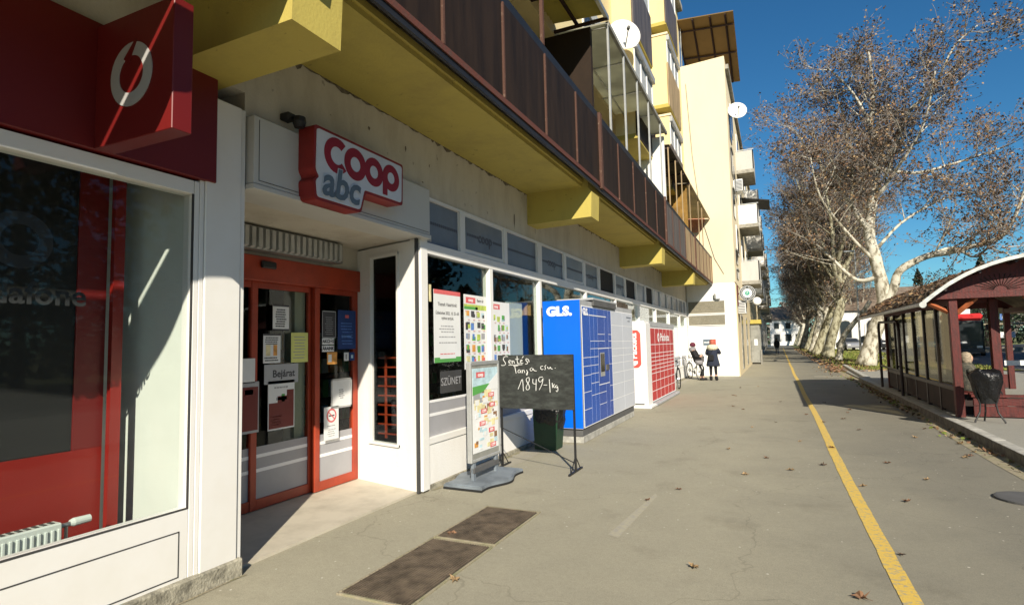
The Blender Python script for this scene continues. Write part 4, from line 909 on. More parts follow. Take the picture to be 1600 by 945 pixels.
poster('dark blue poster on the right door leaf', 'x', (XE, 5.35, 1.82), .31, .46, lambda pa, tx: (pa(.4, .6, .8, .88, 'pink_print'), lines(pa, .1, .7, 8, 'blue_print', .15, .85, 13, .3), pa(.2, .75, .28, .38, 'blue_print')), 'poster', 'navy_print')
for k, (v, lb) in enumerate(((1.682, 'upper small white lettered strip under the black framed notice'), (1.60, 'lower small white lettered strip under the black framed notice'))):
    poster(lb, 'x', (XE, 5.035, v), .19, .07, lambda pa, tx: tx('AKCIÓS' if k == 0 else 'ÁRAINK', .5, .5, .05, 'ink', .002), 'sticker', 'paper', 'sticker')
poster('orange square sticker on the right door leaf', 'x', (XE, 5.10, 1.49), .16, .14, lambda pa, tx: pa(.1, .45, .2, .8, 'paper'), 'sticker', 'orange_print', 'sticker')
poster('small white card sticker beside the orange square sticker', 'x', (XE, 5.34, 1.50), .08, .10, lambda pa, tx: pa(.3, .6, .2, .8, 'ink_grey'), 'sticker', 'paper', 'sticker'); poster('small round blue sticker beside the white card sticker', 'x', (XE, 5.44, 1.50), .09, .10, lambda pa, tx: pa(.3, .7, .3, .7, 'pale_blue'), 'sticker', 'navy_print', 'sticker')
poster('white framed notice at the middle of the right door leaf', 'x', (XE, 5.26, 1.08), .35, .34, lambda pa, tx: (pa(0, 1, .94, 1, 'alu'), pa(0, .06, 0, 1, 'alu'), pa(.94, 1, 0, 1, 'alu'), pa(0, 1, 0, .06, 'alu'), lines(pa, .3, .65, 5, 'ink', .35, .65, 14, .3)), 'notice')
def nsmk(pa, tx): lines(pa, .08, .34, 4, 'ink_grey', .2, .8, 15, .35); lines(pa, .40, .44, 1, 'ink', .2, .8, 16)
ns = poster('no smoking notice with red barred circle low on the right door leaf', 'x', (XE, 5.09, .755), .235, .37, nsmk, 'sign')
def nse(b):
    b.ring('x', (XE+.0045, 5.09, .84), .078, .060, .001, M['pink_print']); b.box(XE+.0045, XE+.0053, 5.045, 5.135, .832, .846, M['ink'])
    b.box(0, .0009, -.07, .07, -.006, .006, M['pink_print'], mx=Matrix.Translation((XE+.0048, 5.09, .84)) @ Matrix.Rotation(R(-42), 4, 'X'))
part('emblem', ns, nse)
def note(pa, tx):
    lines(pa, .1, .9, 4, 'chalk', .1, .9, 20, .15)
poster('faint hand lettered dark pane sheet below the tall white notice', 'x', (XW-.0, 6.05, 1.17), .5, .26, lambda pa, tx: tx('SZÜNET', .5, .5, .13, 'ink_grey', .0), 'notice', 'sealant')

# ------------------------------------------------------------------ floor grates
def grate(y0, y1, lb):
    t = thing('floor_grate', lb, 'grate', (-2.4, (y0+y1)/2, 0))
    part('pit', t, lambda b: b.raw([(-2.68, y0+.01, .005), (-2.13, y0+.01, .005), (-2.13, y1-.01, .005), (-2.68, y1-.01, .005)], [(0, 1, 2, 3)], M['gratehole']))
    def bars(b):
        x = -2.665
        while x < -2.14: b.box(x, x+.011, y0+.02, y1-.02, .006, .016, M['gratemetal']); x += .022
        y = y0+.1
        while y < y1-.05: b.box(-2.67, -2.14, y, y+.006, .0165, .0175, M['gratemetal']); y += .1
    part('bars', t, bars)
    part('frame', t, lambda b: (b.box(-2.692, -2.675, y0-.012, y1+.02, -.01, .014, M['dirt'], .004), b.box(-2.135, -2.118, y0-.012, y1+.02, -.01, .014, M['dirt'], .004), b.box(-2.674, -2.136, y0-.01, y0+.012, -.01, .013, M['dirt'], .003), b.box(-2.674, -2.136, y1-.012, y1+.01, -.01, .013, M['dirt'], .003)))
grate(3.0, 4.13, 'nearer of two dirty metal floor grates sunk in the pavement'); grate(4.17, 5.12, 'farther of two dirty metal floor grates sunk in the pavement')

# ------------------------------------------------------------------ advertising stand (built round its own origin)
A_ = thing('advertising_stand', 'grey framed poster stand on a wavy grey base beside the shop window', 'poster stand')
def abase(b):
    pts = []
    for k in range(41):
        t = -1+2*k/40; pts.append((t*.52, -.30-.045*math.cos(t*math.pi*1.5)+.05*abs(t)**3))
    for k in range(41):
        t = 1-2*k/40; pts.append((t*.52, .30+.045*math.cos(t*math.pi*1.5)-.05*abs(t)**3))
    for z0, z1, s_, m in ((0.0, .025, 1.0, M['rubber']), (.025, .05, .99, M['greybase']), (.05, .062, .95, M['greybase'])):
        b.prism([(p*s_, q*s_) for p, q in pts], 'z', z0, z1, m)
part('base', A_, abase)
def aframe(b):
    m = M['alu']; W2 = .335; z0, z1 = .26, 1.40
    for sx in (-1, 1): b.box(sx*W2-.018, sx*W2+.018, -.03, .03, z0, z1, m, .006); b.box(sx*.27-.03, sx*.27+.03, -.018, .018, .05, z0+.02, M['greybase'], .004)
    b.box(-W2, W2, -.03, .03, z1-.035, z1+.012, m, .006); b.box(-W2, W2, -.03, .03, z0-.0, z0+.035, m, .006); b.box(-.30, .30, -.03, .03, .14, .20, M['dgrey'], .004)
    b.box(-W2+.01, W2-.01, -.02, .0, z0, z1-.03, M['grille'])
part('frame', A_, aframe)
def aposter(b):
    r = random.Random(21); y = -.0245
    b.box(-.305, .305, -.024, -.021, .36, 1.33, M['paper'])
    b.box(-.305, .305, y-.001, y, 1.10, 1.33, M['pale_blue']); b.prism([(-.305, 1.06), (.0, 1.10), (.305, 1.26), (.305, 1.06)], 'y', y-.002, y-.001, M['paper']); b.prism([(-.305, 1.02), (-.305, 1.12), (.1, 1.14), (-.05, 1.05)], 'y', y-.003, y-.002, M['green_print'])
    b.box(-.22, -.02, y-.004, y-.003, 1.22, 1.285, M['pink_print']); b.text('coop', .06, 'y', (-.12, y-.005, 1.253), M['white_print'], .0005, .002)
    b.box(-.29, -.06, y-.002, y-.001, .93, 1.06, M['ink_grey'])
    for k in range(70):
        u = r.uniform(-.28, .2); v = r.uniform(.38, 1.02); w_ = r.uniform(.03, .12); h = r.uniform(.015, .09)
        mm = r.choice(['pale_yel', 'pale_blue', 'paper', 'pale_yel', 'paper', 'brown_print', 'pale_blue', 'paper', 'pale_yel', 'orange_print', 'paper'])
        b.box(u, min(u+w_, .295), y-.0015-.00003*k, y-.001, v, v+h, M[mm])
    for (u, v) in ((.12, .98), (.14, .86), (-.10, .66), (.12, .56), (-.06, .80), (.15, .38)):
        b.box(u-.06, u+.08, y-.0046, y-.004, v-.004, v+.05, M['pink_print']); b.text(r.choice(['499', '899', '1299', '239']), .05, 'y', (u+.01, y-.005, v+.022), M['white_print'], .0004, .001)
part('poster', A_, aposter)
A_.location = (-3.22, 6.11, 0.0); A_.rotation_euler = (0, 0, R(88))

# ------------------------------------------------------------------ chalkboard on its own legs
K = thing('chalkboard', 'black chalkboard on thin legs with a handwritten price', 'chalkboard', (-2.87, 6.85, 0))
board = part('board', K, lambda b: b.box(-3.385, -2.335, 6.838, 6.862, .765, 1.462, M['chalkboard'], .003))
def klegs(b, x):
    b.box(x-.012, x+.012, 6.864, 6.888, 0.02, 1.46, M['black'])
    b.box(x-.012, x+.012, 6.62, 7.12, 0.0, .022, M['black']); b.tube([(x, 6.70, .02), (x, 6.876, .2)], .007, M['black'], 5); b.tube([(x, 7.05, .02), (x, 6.876, .2)], .007, M['black'], 5)
for x in (-3.36, -2.348): part('leg', K, lambda b: klegs(b, x))
part('brace', K, lambda b: b.tube([(-2.348, 6.89, .1), (-3.36, 6.89, .5)], .007, M['black'], 5))
ST = ["425,75 405,70 385,80 378,100 390,120 402,135 400,150 380,160 360,155", "432,130 450,120 448,108 436,108 430,125 438,142 455,140", "462,110 466,142", "462,125 480,108 486,140", "512,70 512,130 520,142 535,138", "495,100 530,98", "540,126 560,118 556,105 544,108 540,128 550,142 568,135", "558,90 572,72", "600,95 590,105 600,118 612,130 605,146 588,145", "600,95 622,106 622,128", "430,155 500,153 560,150",
 "475,165 520,160", "488,165 494,200 500,232", "540,200 522,198 515,215 522,228 538,222 540,200 546,228", "556,200 560,228", "560,208 575,198 580,226", "598,200 610,225 600,255 592,240 612,215", "650,180 632,185 630,205 645,212 656,195 655,180 665,208 690,210", "750,165 730,165 725,185 738,200 752,192", "778,156 762,170 775,185 764,200", "790,170 795,190 810,188 815,168 820,190 835,192", "856,183 861,184",
 "515,378 540,320 560,262 564,395", "618,268 595,275 590,300 620,340 622,375 600,388 585,370 600,335 625,300 618,268", "655,282 650,330 682,328", "685,285 680,390", "745,265 715,265 703,290 715,315 740,300 750,262 740,330 710,382", "752,338 782,338", "803,285 808,405", "828,318 832,362", "850,330 833,345 850,362", "872,340 856,342 856,360 872,362 874,340 880,385 868,400 860,385"]
def chalk(b, ST):
    r = random.Random(2)
    for st in ST:
        p = [tuple(map(float, q.split(','))) for q in st.split()]
        P = []
        for i in range(len(p)-1):
            for t in (0, .5): P.append((p[i][0]*(1-t)+p[i+1][0]*t, p[i][1]*(1-t)+p[i+1][1]*t))
        P.append(p[-1])
        P = [P[0]]+[((P[i-1][0]+2*P[i][0]+P[i+1][0])/4, (P[i-1][1]+2*P[i][1]+P[i+1][1])/4) for i in range(1, len(P)-1)]+[P[-1]]
        b.tube([(-3.385+1.05*(x-325)/688, 6.8365, 1.462-.697*(z-60)/500) for x, z in P], .0042, M['chalk'], 5)
for a_, c_ in ((0, 11), (11, 17), (17, 22), (22, 29), (29, 32)): part('handwriting', board, lambda b: chalk(b, ST[a_:c_]))

# ------------------------------------------------------------------ green bin under the chalkboard
Gb = thing('litter_bin', 'green plastic bin lined with a black bag under the chalkboard', 'bin', (-3.26, 8.25, 0))
part('bin_body', Gb, lambda b: b.prism([(-3.42, 0.01), (-3.08, .01), (-3.02, .62), (-3.44, .62)], 'y', 8.12, 8.42, M['bin_green']))
def bagm(b):
    r = random.Random(4); n = 26; prof = [(1.0, .40), (1.12, .44), (1.1, .52), (1.14, .60), (1.06, .66), (.92, .665), (.85, .60)]
    vs = []; fs = []
    for i, (s_, z) in enumerate(prof):
        for k in range(n):
            t = 2*math.pi*k/n; q = s_*(1+r.uniform(-.05, .05)); c_, s2 = math.cos(t), math.sin(t)
            e = 1/max(abs(c_), abs(s2))**.6
            vs.append((-3.22+.205*q*c_*e, 8.27+.16*q*s2*e, z+r.uniform(-.015, .015)+(.0 if i else -.08*max(0, c_))))
    for i in range(len(prof)-1):
        for k in range(n): fs.append((i*n+k, i*n+(k+1) % n, (i+1)*n+(k+1) % n, (i+1)*n+k))
    b.raw(vs, fs, M['bag'])
part('bin_bag', Gb, bagm, True)

# ------------------------------------------------------------------ parcel lockers
Lk = thing('parcel_locker', 'tall blue and pale grey parcel locker with white GLS lettering', 'parcel locker', (-3.2, 10.6, 0))
LX = -2.86
part('cabinet', Lk, lambda b: (b.box(-3.50, LX-.002, 8.80, 12.45, .24, 2.30, M['lgrey'], .004), b.box(-3.50, LX+.004, 8.79, 8.80, .24, 2.30, M['gls']), b.box(-3.502, LX+.002, 8.792, 8.798, .232, .24, M['lgrey'])))
part('plinth', Lk, lambda b: (b.box(-3.47, LX-.015, 8.83, 12.42, .11, .238, M['dgrey']), b.box(-3.47, LX-.01, 8.84, 12.4, 0, .11, M['kerb'], .006)))
part('canopy', Lk, lambda b: (b.box(-3.48, LX+.05, 9.4, 11.0, 2.33, 2.37, M['lgrey'], .01), b.box(LX, LX+.045, 9.45, 10.95, 2.24, 2.33, M['dgrey'])))
def trim(b):
    b.box(LX, LX+.006, 8.80, 8.86, .24, 2.30, M['alu']); b.box(LX, LX+.004, 8.80, 12.45, 2.215, 2.30, M['lgrey'])
part('front_trim', Lk, trim)
part('front_plate', Lk, lambda b: b.box(LX, LX+.009, 8.86, 12.45, .24, 2.213, M['white_print']))
def cell(y0, y1, z0, z1, m): part('locker_door', Lk, lambda b: b.box(LX, LX+.0105, y0+.005, y1-.005, z0+.005, z1-.005, M[m]))
for (y0, y1, zs, m) in ((8.87, 9.29, (.25, .52, .80, 1.07, 1.22, 1.36, 2.20), 'gls2'), (9.29, 9.52, (.25, .72, .92, 1.08, 1.22, 1.36, 1.50, 1.63, 2.20), 'gls2'), (9.52, 9.75, (.25, .72, .92, 1.08, 1.22, 1.36, 1.50, 1.63, 2.20), 'gls2'), (9.75, 10.2, (.25, .52, .72, .86, 1.5, 1.63, 1.75, 2.20), 'gls3'), (10.45, 10.66, (.25, .52, .80, 1.2, 1.5, 1.63, 1.75, 2.20), 'gls3')):
    for a, c in zip(zs[:-1], zs[1:]):
        if y0 == 9.75 and a == .86: continue
        cell(y0, y1, a, c, m)
part('terminal', Lk, lambda b: (b.box(LX, LX+.010, 9.76, 10.44, .87, 1.49, M['gls3']), b.box(LX+.01, LX+.013, 9.86, 10.14, 1.0, 1.42, M['alu']), b.box(LX+.013, LX+.016, 9.88, 10.12, 1.08, 1.40, M['screen']), b.box(LX+.01, LX+.03, 10.2, 10.38, 1.1, 1.2, M['dgrey'])))
cell(10.2, 10.45, .25, .86, 'gls3'); cell(10.2, 10.45, 1.5, 2.2, 'gls3')
for z0, z1 in zip((.25, .52, .80, 1.02, 1.2, 1.34, 1.48, 1.62, 1.93), (.52, .80, 1.02, 1.2, 1.34, 1.48, 1.62, 1.93, 2.20)):
    cell(10.67, 11.55, z0, z1, 'locker_white'); cell(11.55, 12.44, z0, z1, 'locker_white')
part('side_lettering', Lk, lambda b: b.text('GLS.', .20, 'y', (-3.21, 8.786, 2.12), M['white_print'], .002, .012, 1.15))
part('lettering', Lk, lambda b: (b.text('GLS.', .16, 'x', (LX+.014, 9.06, 2.11), M['white_print'], .002, .006, .95)))
part('white_stripe', Lk, lambda b: b.box(LX+.0125, LX+.0145, 9.25, 10.3, 2.06, 2.075, M['white_print']))
part('info_label', Lk, lambda b: (b.box(LX+.0125, LX+.0145, 11.9, 12.3, 2.1, 2.13, M['blue_film']), b.box(LX+.0125, LX+.0145, 12.0, 12.2, 2.03, 2.05, M['blue_film'])))
Rk = thing('parcel_locker', 'white cabinet parcel locker with red doors and white lettering', 'parcel locker', (-3.1, 15.7, 0))
RX = -2.86
part('cabinet', Rk, lambda b: (b.box(-3.5, RX-.002, 13.75, 18.05, .08, 2.10, M['lwhite'], .02), b.box(-3.45, RX-.06, 13.72, 13.75, .1, .13, M['dgrey'])))
part('plinth', Rk, lambda b: (b.box(-3.45, RX+.10, 13.72, 14.35, 0, .075, M['lwhite'], .02), b.box(-3.45, RX+.12, 14.35, 18.0, 0, .078, M['lgrey'], .02)))
part('header', Rk, lambda b: b.box(RX-.002, RX+.02, 14.2, 18.0, 1.97, 2.10, M['lgrey'], .004))
part('front_column', Rk, lambda b: b.box(RX-.3, RX+.03, 13.725, 14.28, .06, 2.05, M['lwhite'], .015))
part('side_sign', Rk, lambda b: (b.prism(rr([(-3.5, 1.88), (RX-.17, 1.88), (RX-.10, 1.80), (RX-.10, 1.05), (RX-.17, .98), (-3.5, .98)], .03), 'y', 13.722, 13.714, M['locker_red2']),))
side_txt = MB(origin(Rk)); side_txt.text('Packeta', .20, 'y', (-3.12, 13.711, 1.50), M['white_print'], .001, .007, 1.0, mx=Matrix.Rotation(R(90), 4, 'Z')); side_txt.prism([(-3.20, 1.14), (-3.04, 1.14), (-3.04, 1.08), (-3.12, 1.02), (-3.20, 1.08)], 'y', 13.713, 13.710, M['white_print']); side_txt.build('lettering', Rk)
part('front_plate', Rk, lambda b: b.box(RX, RX+.009, 14.30, 17.9, .1, 1.965, M['white_print']))
ysr = [14.36+.578*k for k in range(7)]; zsr = (.12, .36, .60, .80, .90, 1.0, 1.10, 1.20, 1.30, 1.52, 1.94)
for a, c in zip(ysr[:-1], ysr[1:]):
    for z0, z1 in zip(zsr[:-1], zsr[1:]):
        part('locker_door', Rk, lambda b: b.box(RX, RX+.0105, a+.02, c-.02, z0+.009, z1-.009, M['locker_red']))
part('lettering', Rk, lambda b: (b.text('Packeta', .30, 'x', (RX+.017, 16.35, 1.70), M['white_print'], .001, .004, 1.5), b.ring('x', (RX+.016, 15.4, 1.70), .12, .05, .002, M['white_print'])))

# ------------------------------------------------------------------ bus shelter
H_ = thing('bus_shelter', 'red wooden bus shelter with arched shingle roof and scratched side panes', 'bus shelter', (4.6, 17.5, 0.14))
Y0, Y1, X0, X1 = 13.8, 21.3, 3.12, 6.1
XC, ZT, ZE, XE_ = 4.6, 3.04, 2.20, 2.62
RR = ((XC-XE_)**2+(ZT-ZE)**2)/(2*(ZT-ZE)); ZC = ZT-RR
def arc(x, d=0): return ZC+math.sqrt((RR+d)**2-(x-XC)**2)
def roof(b):
    n = 18; top = [(XE_+(2*(XC-XE_))*k/n) for k in range(n+1)]
    pts = [(x, arc(x, .03)) for x in top]+[(x, arc(x, -.01)) for x in reversed(top)]
    b.prism(pts, 'y', 13.35, 22.9, M['shingle'])
part('roof', H_, roof)
def edge(b):
    n = 18; top = [(XE_-.02+(2*(XC-XE_)+.04)*k/n) for k in range(n+1)]
    b.prism([(x, arc(min(max(x, XE_), 2*XC-XE_), .045)) for x in top]+[(x, arc(min(max(x, XE_), 2*XC-XE_), -.02)) for x in reversed(top)], 'y', 13.29, 13.347, M['roof_edge'])
    b.tube([(XE_-.02, 13.3, ZE), (XE_-.02, 22.9, ZE)], .035, M['roof_edge'], 8); b.tube([(XE_-.02, 13.28, ZE-.01), (XE_-.02, 13.36, ZE-.01)], .06, M['roof_edge'], 10)
part('roof_edge', H_, edge)
def gable(b):
    n = 14; xs = [2.86+(2*(XC-2.86))*k/n for k in range(n+1)]
    b.prism([(x, arc(x, -.03)) for x in xs]+[(2*XC-2.86, 2.36), (2.86, 2.30)], 'y', 13.80, 13.85, M['wood_red'])
    b.box(2.86, 2*XC-2.86, 13.74, 13.80, 2.30, 2.42, M['wood_red'], .005)
def rleaves(b):
    r = random.Random(17)
    for k in range(1600):
        x = XE_+.03+(XC-XE_)*1.1*r.random()**1.3; y = r.uniform(13.4, 22.85); z = arc(x, .035)
        p = Vector((x, y, z+.008)); d = (rdir(r)*.7+Vector((-.4, 0, 1.0))).normalized(); s_ = r.uniform(.025, .06); u = d.orthogonal().normalized()*s_; v = d.cross(u).normalized()*s_
        b.raw([p-u, p-v, p+u, p+v], [(0, 1, 2, 3)], M[r.choice(('leaf_a', 'leaf_c', 'leaf_b', 'leaf_a', 'leaf_a'))])
rl_ = part('leaf_cover', H_, rleaves); rl_['kind'] = 'stuff'
gb_ = part('gable', H_, gable)
part('gable', H_, lambda b: b.prism([(x, arc(x, -.03)) for x in [2.86+(2*(XC-2.86))*k/14 for k in range(15)]]+[(2*XC-2.86, 2.36), (2.86, 2.36)], 'y', 21.25, 21.3, M['wood_red']))
def fan(b):
    for k in range(15):
        a = R(8+164*k/14); p0 = (3.95+.10*math.cos(a), 13.795, 2.44+.08*math.sin(a)); L = .42 if 0 < k < 14 else .3
        x1, z1 = 3.95+L*math.cos(a), 2.44+L*.75*math.sin(a)
        z1 = min(z1, arc(max(x1, XE_+.05))-.06)
        b.tube([p0, (x1, 13.795, z1)], .007, M['frame_dark'], 4)
part('carved_fan', gb_, fan)
for x, y in ((3.12, 13.8), (4.62, 13.8), (6.08, 13.8), (3.12, 21.16), (4.62, 21.16), (6.08, 21.16)):
    part('post', H_, lambda b: b.box(x, x+.14, y, y+.14, 0.0, 2.36, M['wood_red'], .006))
for (xa, za, xb, zb, y) in ((3.26, 2.02, 3.58, 2.31, 13.87), (4.63, 2.02, 4.30, 2.31, 13.87), (3.12, 2.05, 2.80, 2.24, 13.87), (3.26, 2.02, 3.58, 2.31, 21.2)):
    part('corner_brace', H_, lambda b: b.tube([(xa, y, za), (xb, y, zb)], .045, M['wood_orange'], 4))
part('beam', H_, lambda b: (b.box(3.13, 3.25, 13.94, 21.16, 2.20, 2.32, M['wood_red']), b.box(6.09, 6.21, 13.94, 21.16, 2.2, 2.32, M['wood_red']), [b.tube([(3.0+.55*k, 13.4, arc(3.0+.55*k)-.06), (3.0+.55*k, 22.85, arc(3.0+.55*k)-.06)], .03, M['frame_dark'], 4) for k in range(6)]))
for x, y in ((3.12, 15.0), (3.12, 16.15), (3.12, 17.3), (3.12, 18.5), (3.12, 19.8)):
    part('side_post', H_, lambda b: b.box(x+.01, x+.09, y, y+.09, 0.0, 2.22, M['frame_dark'], .004))
yy = [13.94, 15.0, 16.15, 17.3, 18.5, 19.8, 21.16]
for k, (a, c) in enumerate(zip(yy[:-1], yy[1:])):
    part('side_pane', H_, lambda b: b.box(3.155, 3.163, a+(.09 if k else 0), c, .60, 2.18, G3))
    part('side_panel', H_, lambda b: (b.box(3.145, 3.175, a+(.09 if k else 0), c, .06, .50, M['wood_shade']), b.box(3.13, 3.20, a+(.09 if k else 0), c, .50, .58, M['frame_dark'])))
part('end_panel', H_, lambda b: (b.box(3.40, 6.08, 13.84, 13.88, .02, .22, M['wood_red'], .004), b.box(3.40, 6.08, 13.835, 13.885, .23, .38, M['wood_red'], .004), b.box(3.36, 6.1, 13.80, 13.92, .39, .44, M['wood_red'], .006)))
part('far_end_panel', H_, lambda b: (b.box(3.26, 6.08, 21.2, 21.24, .03, .42, M['wood_red']),))
part('bench', H_, lambda b: ([b.box(3.30+.11*k, 3.39+.11*k, 14.1, 20.9, .42, .45, M['wood_red'], .004) for k in range(4)], [b.box(3.32, 3.7, yb, yb+.06, 0, .42, M['frame_dark']) for yb in (14.3, 16.5, 18.7, 20.7)]))
def rackf(b):
    b.tube([(2.72, 16.6, .14), (2.72, 16.6, 1.75), (2.72, 16.68, 1.9), (2.72, 16.85, 1.96), (2.72, 19.4, 2.0), (2.72, 19.5, 1.96), (2.72, 19.55, 1.86), (2.72, 19.55, .14)], .035, M['frame_dark'], 8); b.tube([(2.72, 16.6, .74), (2.72, 19.5, .76)], .028, M['frame_dark'], 8)
tag(part('guard_rail', None, rackf), 'dark rounded tube guard rail along the street side of the bus shelter', 'rail')

tag(part('timetable_card', None, lambda b: b.box(3.77, 4.06, 13.30, 13.31, 1.02, 1.11, M['paper'])), 'small white card fixed on the shelter rear post', 'card')
part('rear_post', H_, lambda b: (b.box(3.95, 4.10, 14.55, 14.70, 0, 2.3, M['wood_red'], .006), b.box(3.4, 3.96, 14.6, 14.66, 2.25, 2.32, M['wood_red'])))
H_.scale = (.9125, .9125, .9125); H_.location = (4.6*.9125, 17.5*.9125, 1.6-.9125*(1.6-.14))
# bin by the shelter
def fancybin(x, y, z):
    t = thing('litter_bin', 'black litter bin with overflowing bag on curved legs beside the shelter post', 'bin', (x, y, z))
    def body(b):
        b.lathe([(.05, .32), (.13, .33), (.17, .5), (.20, .80), (.215, .82), (.215, .84), (.0, .83)], M['black'], (x, y, z), 16)
    part('basket', t, body)
    for a in (200, 340, 90):
        c_, s_ = math.cos(R(a)), math.sin(R(a))
        part('leg', t, lambda b: b.tube([(x+.21*c_, y+.21*s_, z+.82), (x+.19*c_, y+.19*s_, z+.5), (x+.13*c_, y+.13*s_, z+.32), (x+.15*c_, y+.15*s_, z+.18), (x+.24*c_, y+.24*s_, z+.03), (x+.25*c_, y+.25*s_, z+.005)], .016, M['black'], 6))
    def bg_(b):
        r = random.Random(8); n = 30; prof = [(.15, .40), (.19, .5), (.215, .62), (.235, .72), (.25, .79), (.255, .84), (.235, .885), (.19, .90), (.12, .86), (.02, .87)]
        vs = []; fs = []
        for i, (q, h) in enumerate(prof):
            for k in range(n):
                a = 2*math.pi*k/n; w_ = q*(1+.10*r.uniform(-1, 1)+.06*math.sin(5*a+i)); vs.append((x+w_*math.cos(a), y+w_*math.sin(a), z+h+r.uniform(-.02, .02)+.03*math.sin(a*2)))
        for i in range(len(prof)-1):
            for k in range(n): fs.append((i*n+k, i*n+(k+1) % n, (i+1)*n+(k+1) % n, (i+1)*n+k))
        b.raw(vs, fs, M['bag'])
    part('bin_bag', t, bg_, True)
    t.scale = (.86, .86, .95)
fancybin(3.12, 11.95, .142)
tag(part('manhole_cover', None, lambda b: b.lathe([(.0, .002), (.26, .002), (.26, .02), (.24, .026), (0, .026)], M['dgrey'], (2.12, 7.15, 0), 28)), 'dark round cover lying low at the right edge of the pavement', 'cover')

# ------------------------------------------------------------------ people
def skin(name, parent, V, E, Rd, m, sub=1, loc=(0, 0, 0)):
    me = bpy.data.meshes.new(name); o0 = origin(parent)
    me.from_pydata([Vector(v)-o0 for v in V], E, [])
    ob = bpy.data.objects.new(name, me); C.objects.link(ob)
    md = ob.modifiers.new('s', 'SKIN'); md.use_smooth_shade = True
    sv = me.skin_vertices[0].data
    for i, q in enumerate(Rd): sv[i].radius = (q, q) if not hasattr(q, '__len__') else q; sv[i].use_root = (i == 0)
    ss = ob.modifiers.new('u', 'SUBSURF'); ss.levels = sub; ss.render_levels = sub
    dg = bpy.context.evaluated_depsgraph_get(); nm = bpy.data.meshes.new_from_object(ob.evaluated_get(dg)); nm.name = name
    bpy.data.objects.remove(ob); bpy.data.meshes.remove(me)
    nm.materials.clear(); nm.materials.append(m)
    nm.polygons.foreach_set('use_smooth', [True]*len(nm.polygons))
    ob = bpy.data.objects.new(name, nm); C.objects.link(ob); ob.parent = parent
    return ob
def limb(name, parent, pts, rad, m): return skin(name, parent, pts, [(i, i+1) for i in range(len(pts)-1)], rad, m)
def torso(b, rings, m, n=18):       # rings: (cx, cy, z, rx, ry)
    vs = []; fs = []
    for (cx, cy, z, rx, ry) in rings:
        for k in range(n): a = 2*math.pi*k/n; vs.append((cx+rx*math.cos(a), cy+ry*math.sin(a), z))
    for i in range(len(rings)-1):
        for k in range(n): fs.append((i*n+k, i*n+(k+1) % n, (i+1)*n+(k+1) % n, (i+1)*n+k))
    fs += [tuple(range(n))[::-1], tuple((len(rings)-1)*n+k for k in range(n))]
    b.raw(vs, fs, m)
def figure(t, base, J, m_skin='skin'):
    # one continuous body: pelvis, chest, neck, head, arms, legs
    names = ['pel', 'chest', 'neck', 'chin', 'head', 'crown', 'shl', 'ell', 'wrl', 'hal', 'shr', 'elr', 'wrr', 'har', 'hil', 'knl', 'anl', 'tol', 'hir', 'knr', 'anr', 'tor']
    V = [Vector(base)+Vector(J[k]) for k in names]
    ix = {k: i for i, k in enumerate(names)}
    E = [('pel', 'chest'), ('chest', 'neck'), ('neck', 'chin'), ('chin', 'head'), ('head', 'crown'), ('chest', 'shl'), ('shl', 'ell'), ('ell', 'wrl'), ('wrl', 'hal'), ('chest', 'shr'), ('shr', 'elr'), ('elr', 'wrr'), ('wrr', 'har'), ('pel', 'hil'), ('hil', 'knl'), ('knl', 'anl'), ('anl', 'tol'), ('pel', 'hir'), ('hir', 'knr'), ('knr', 'anr'), ('anr', 'tor')]
    rad = dict(pel=.12, chest=.12, neck=.05, chin=.07, head=.09, crown=.07, shl=.06, ell=.042, wrl=.028, hal=.03, shr=.06, elr=.042, wrr=.028, har=.03, hil=.085, knl=.055, anl=.04, tol=.035, hir=.085, knr=.055, anr=.04, tor=.035)
    return skin('body', t, V, [(ix[a], ix[b]) for a, b in E], [rad[k] for k in names], M[m_skin])
# girl with her back to us
g0 = (-2.33, 24.0, 0)
Gp = thing('person', 'standing person seen from behind in navy parka with cream fur hood', 'person', g0)
J = dict(pel=(0, 0, .86), chest=(0, 0, 1.18), neck=(0, 0, 1.36), chin=(0, .02, 1.42), head=(0, .02, 1.50), crown=(0, .01, 1.57), shl=(-.17, 0, 1.28), ell=(-.24, .03, 1.04), wrl=(-.13, .22, 1.02), hal=(-.06, .27, 1.05), shr=(.17, 0, 1.28), elr=(.27, .04, 1.06), wrr=(.18, .24, 1.08), har=(.10, .28, 1.10), hil=(-.09, 0, .80), knl=(-.09, .0, .45), anl=(-.10, 0, .08), tol=(-.11, .14, .035), hir=(.09, 0, .8), knr=(.09, .0, .45), anr=(.10, -.01, .08), tor=(.13, .12, .035))
figure(Gp, g0, J)
def W3(b0, *p): return [Vector(b0)+Vector(q) for q in p]
part('coat', Gp, lambda b: torso(b, [(g0[0]+cx, g0[1], z, rx, ry) for cx, z, rx, ry in ((0, .56, .25, .17), (0, .62, .26, .18), (0, .80, .22, .15), (0, .98, .185, .14), (0, 1.15, .20, .15), (0, 1.28, .21, .14), (0, 1.36, .13, .11), (0, 1.40, .08, .08))], M['navy']), True)
limb('sleeve', Gp, W3(g0, (-.16, 0, 1.29), (-.25, .03, 1.05), (-.15, .20, 1.02)), (.075, .065, .05), M['navy']); limb('sleeve', Gp, W3(g0, (.16, 0, 1.29), (.28, .04, 1.07), (.19, .22, 1.08)), (.075, .065, .05), M['navy'])
part('fur_hood', Gp, lambda b: torso(b, [(g0[0], g0[1]-.03, z, rx, ry) for z, rx, ry in ((1.18, .06, .08), (1.22, .17, .15), (1.29, .22, .18), (1.36, .21, .17), (1.41, .15, .13), (1.43, .08, .08))], M['fur']), True)
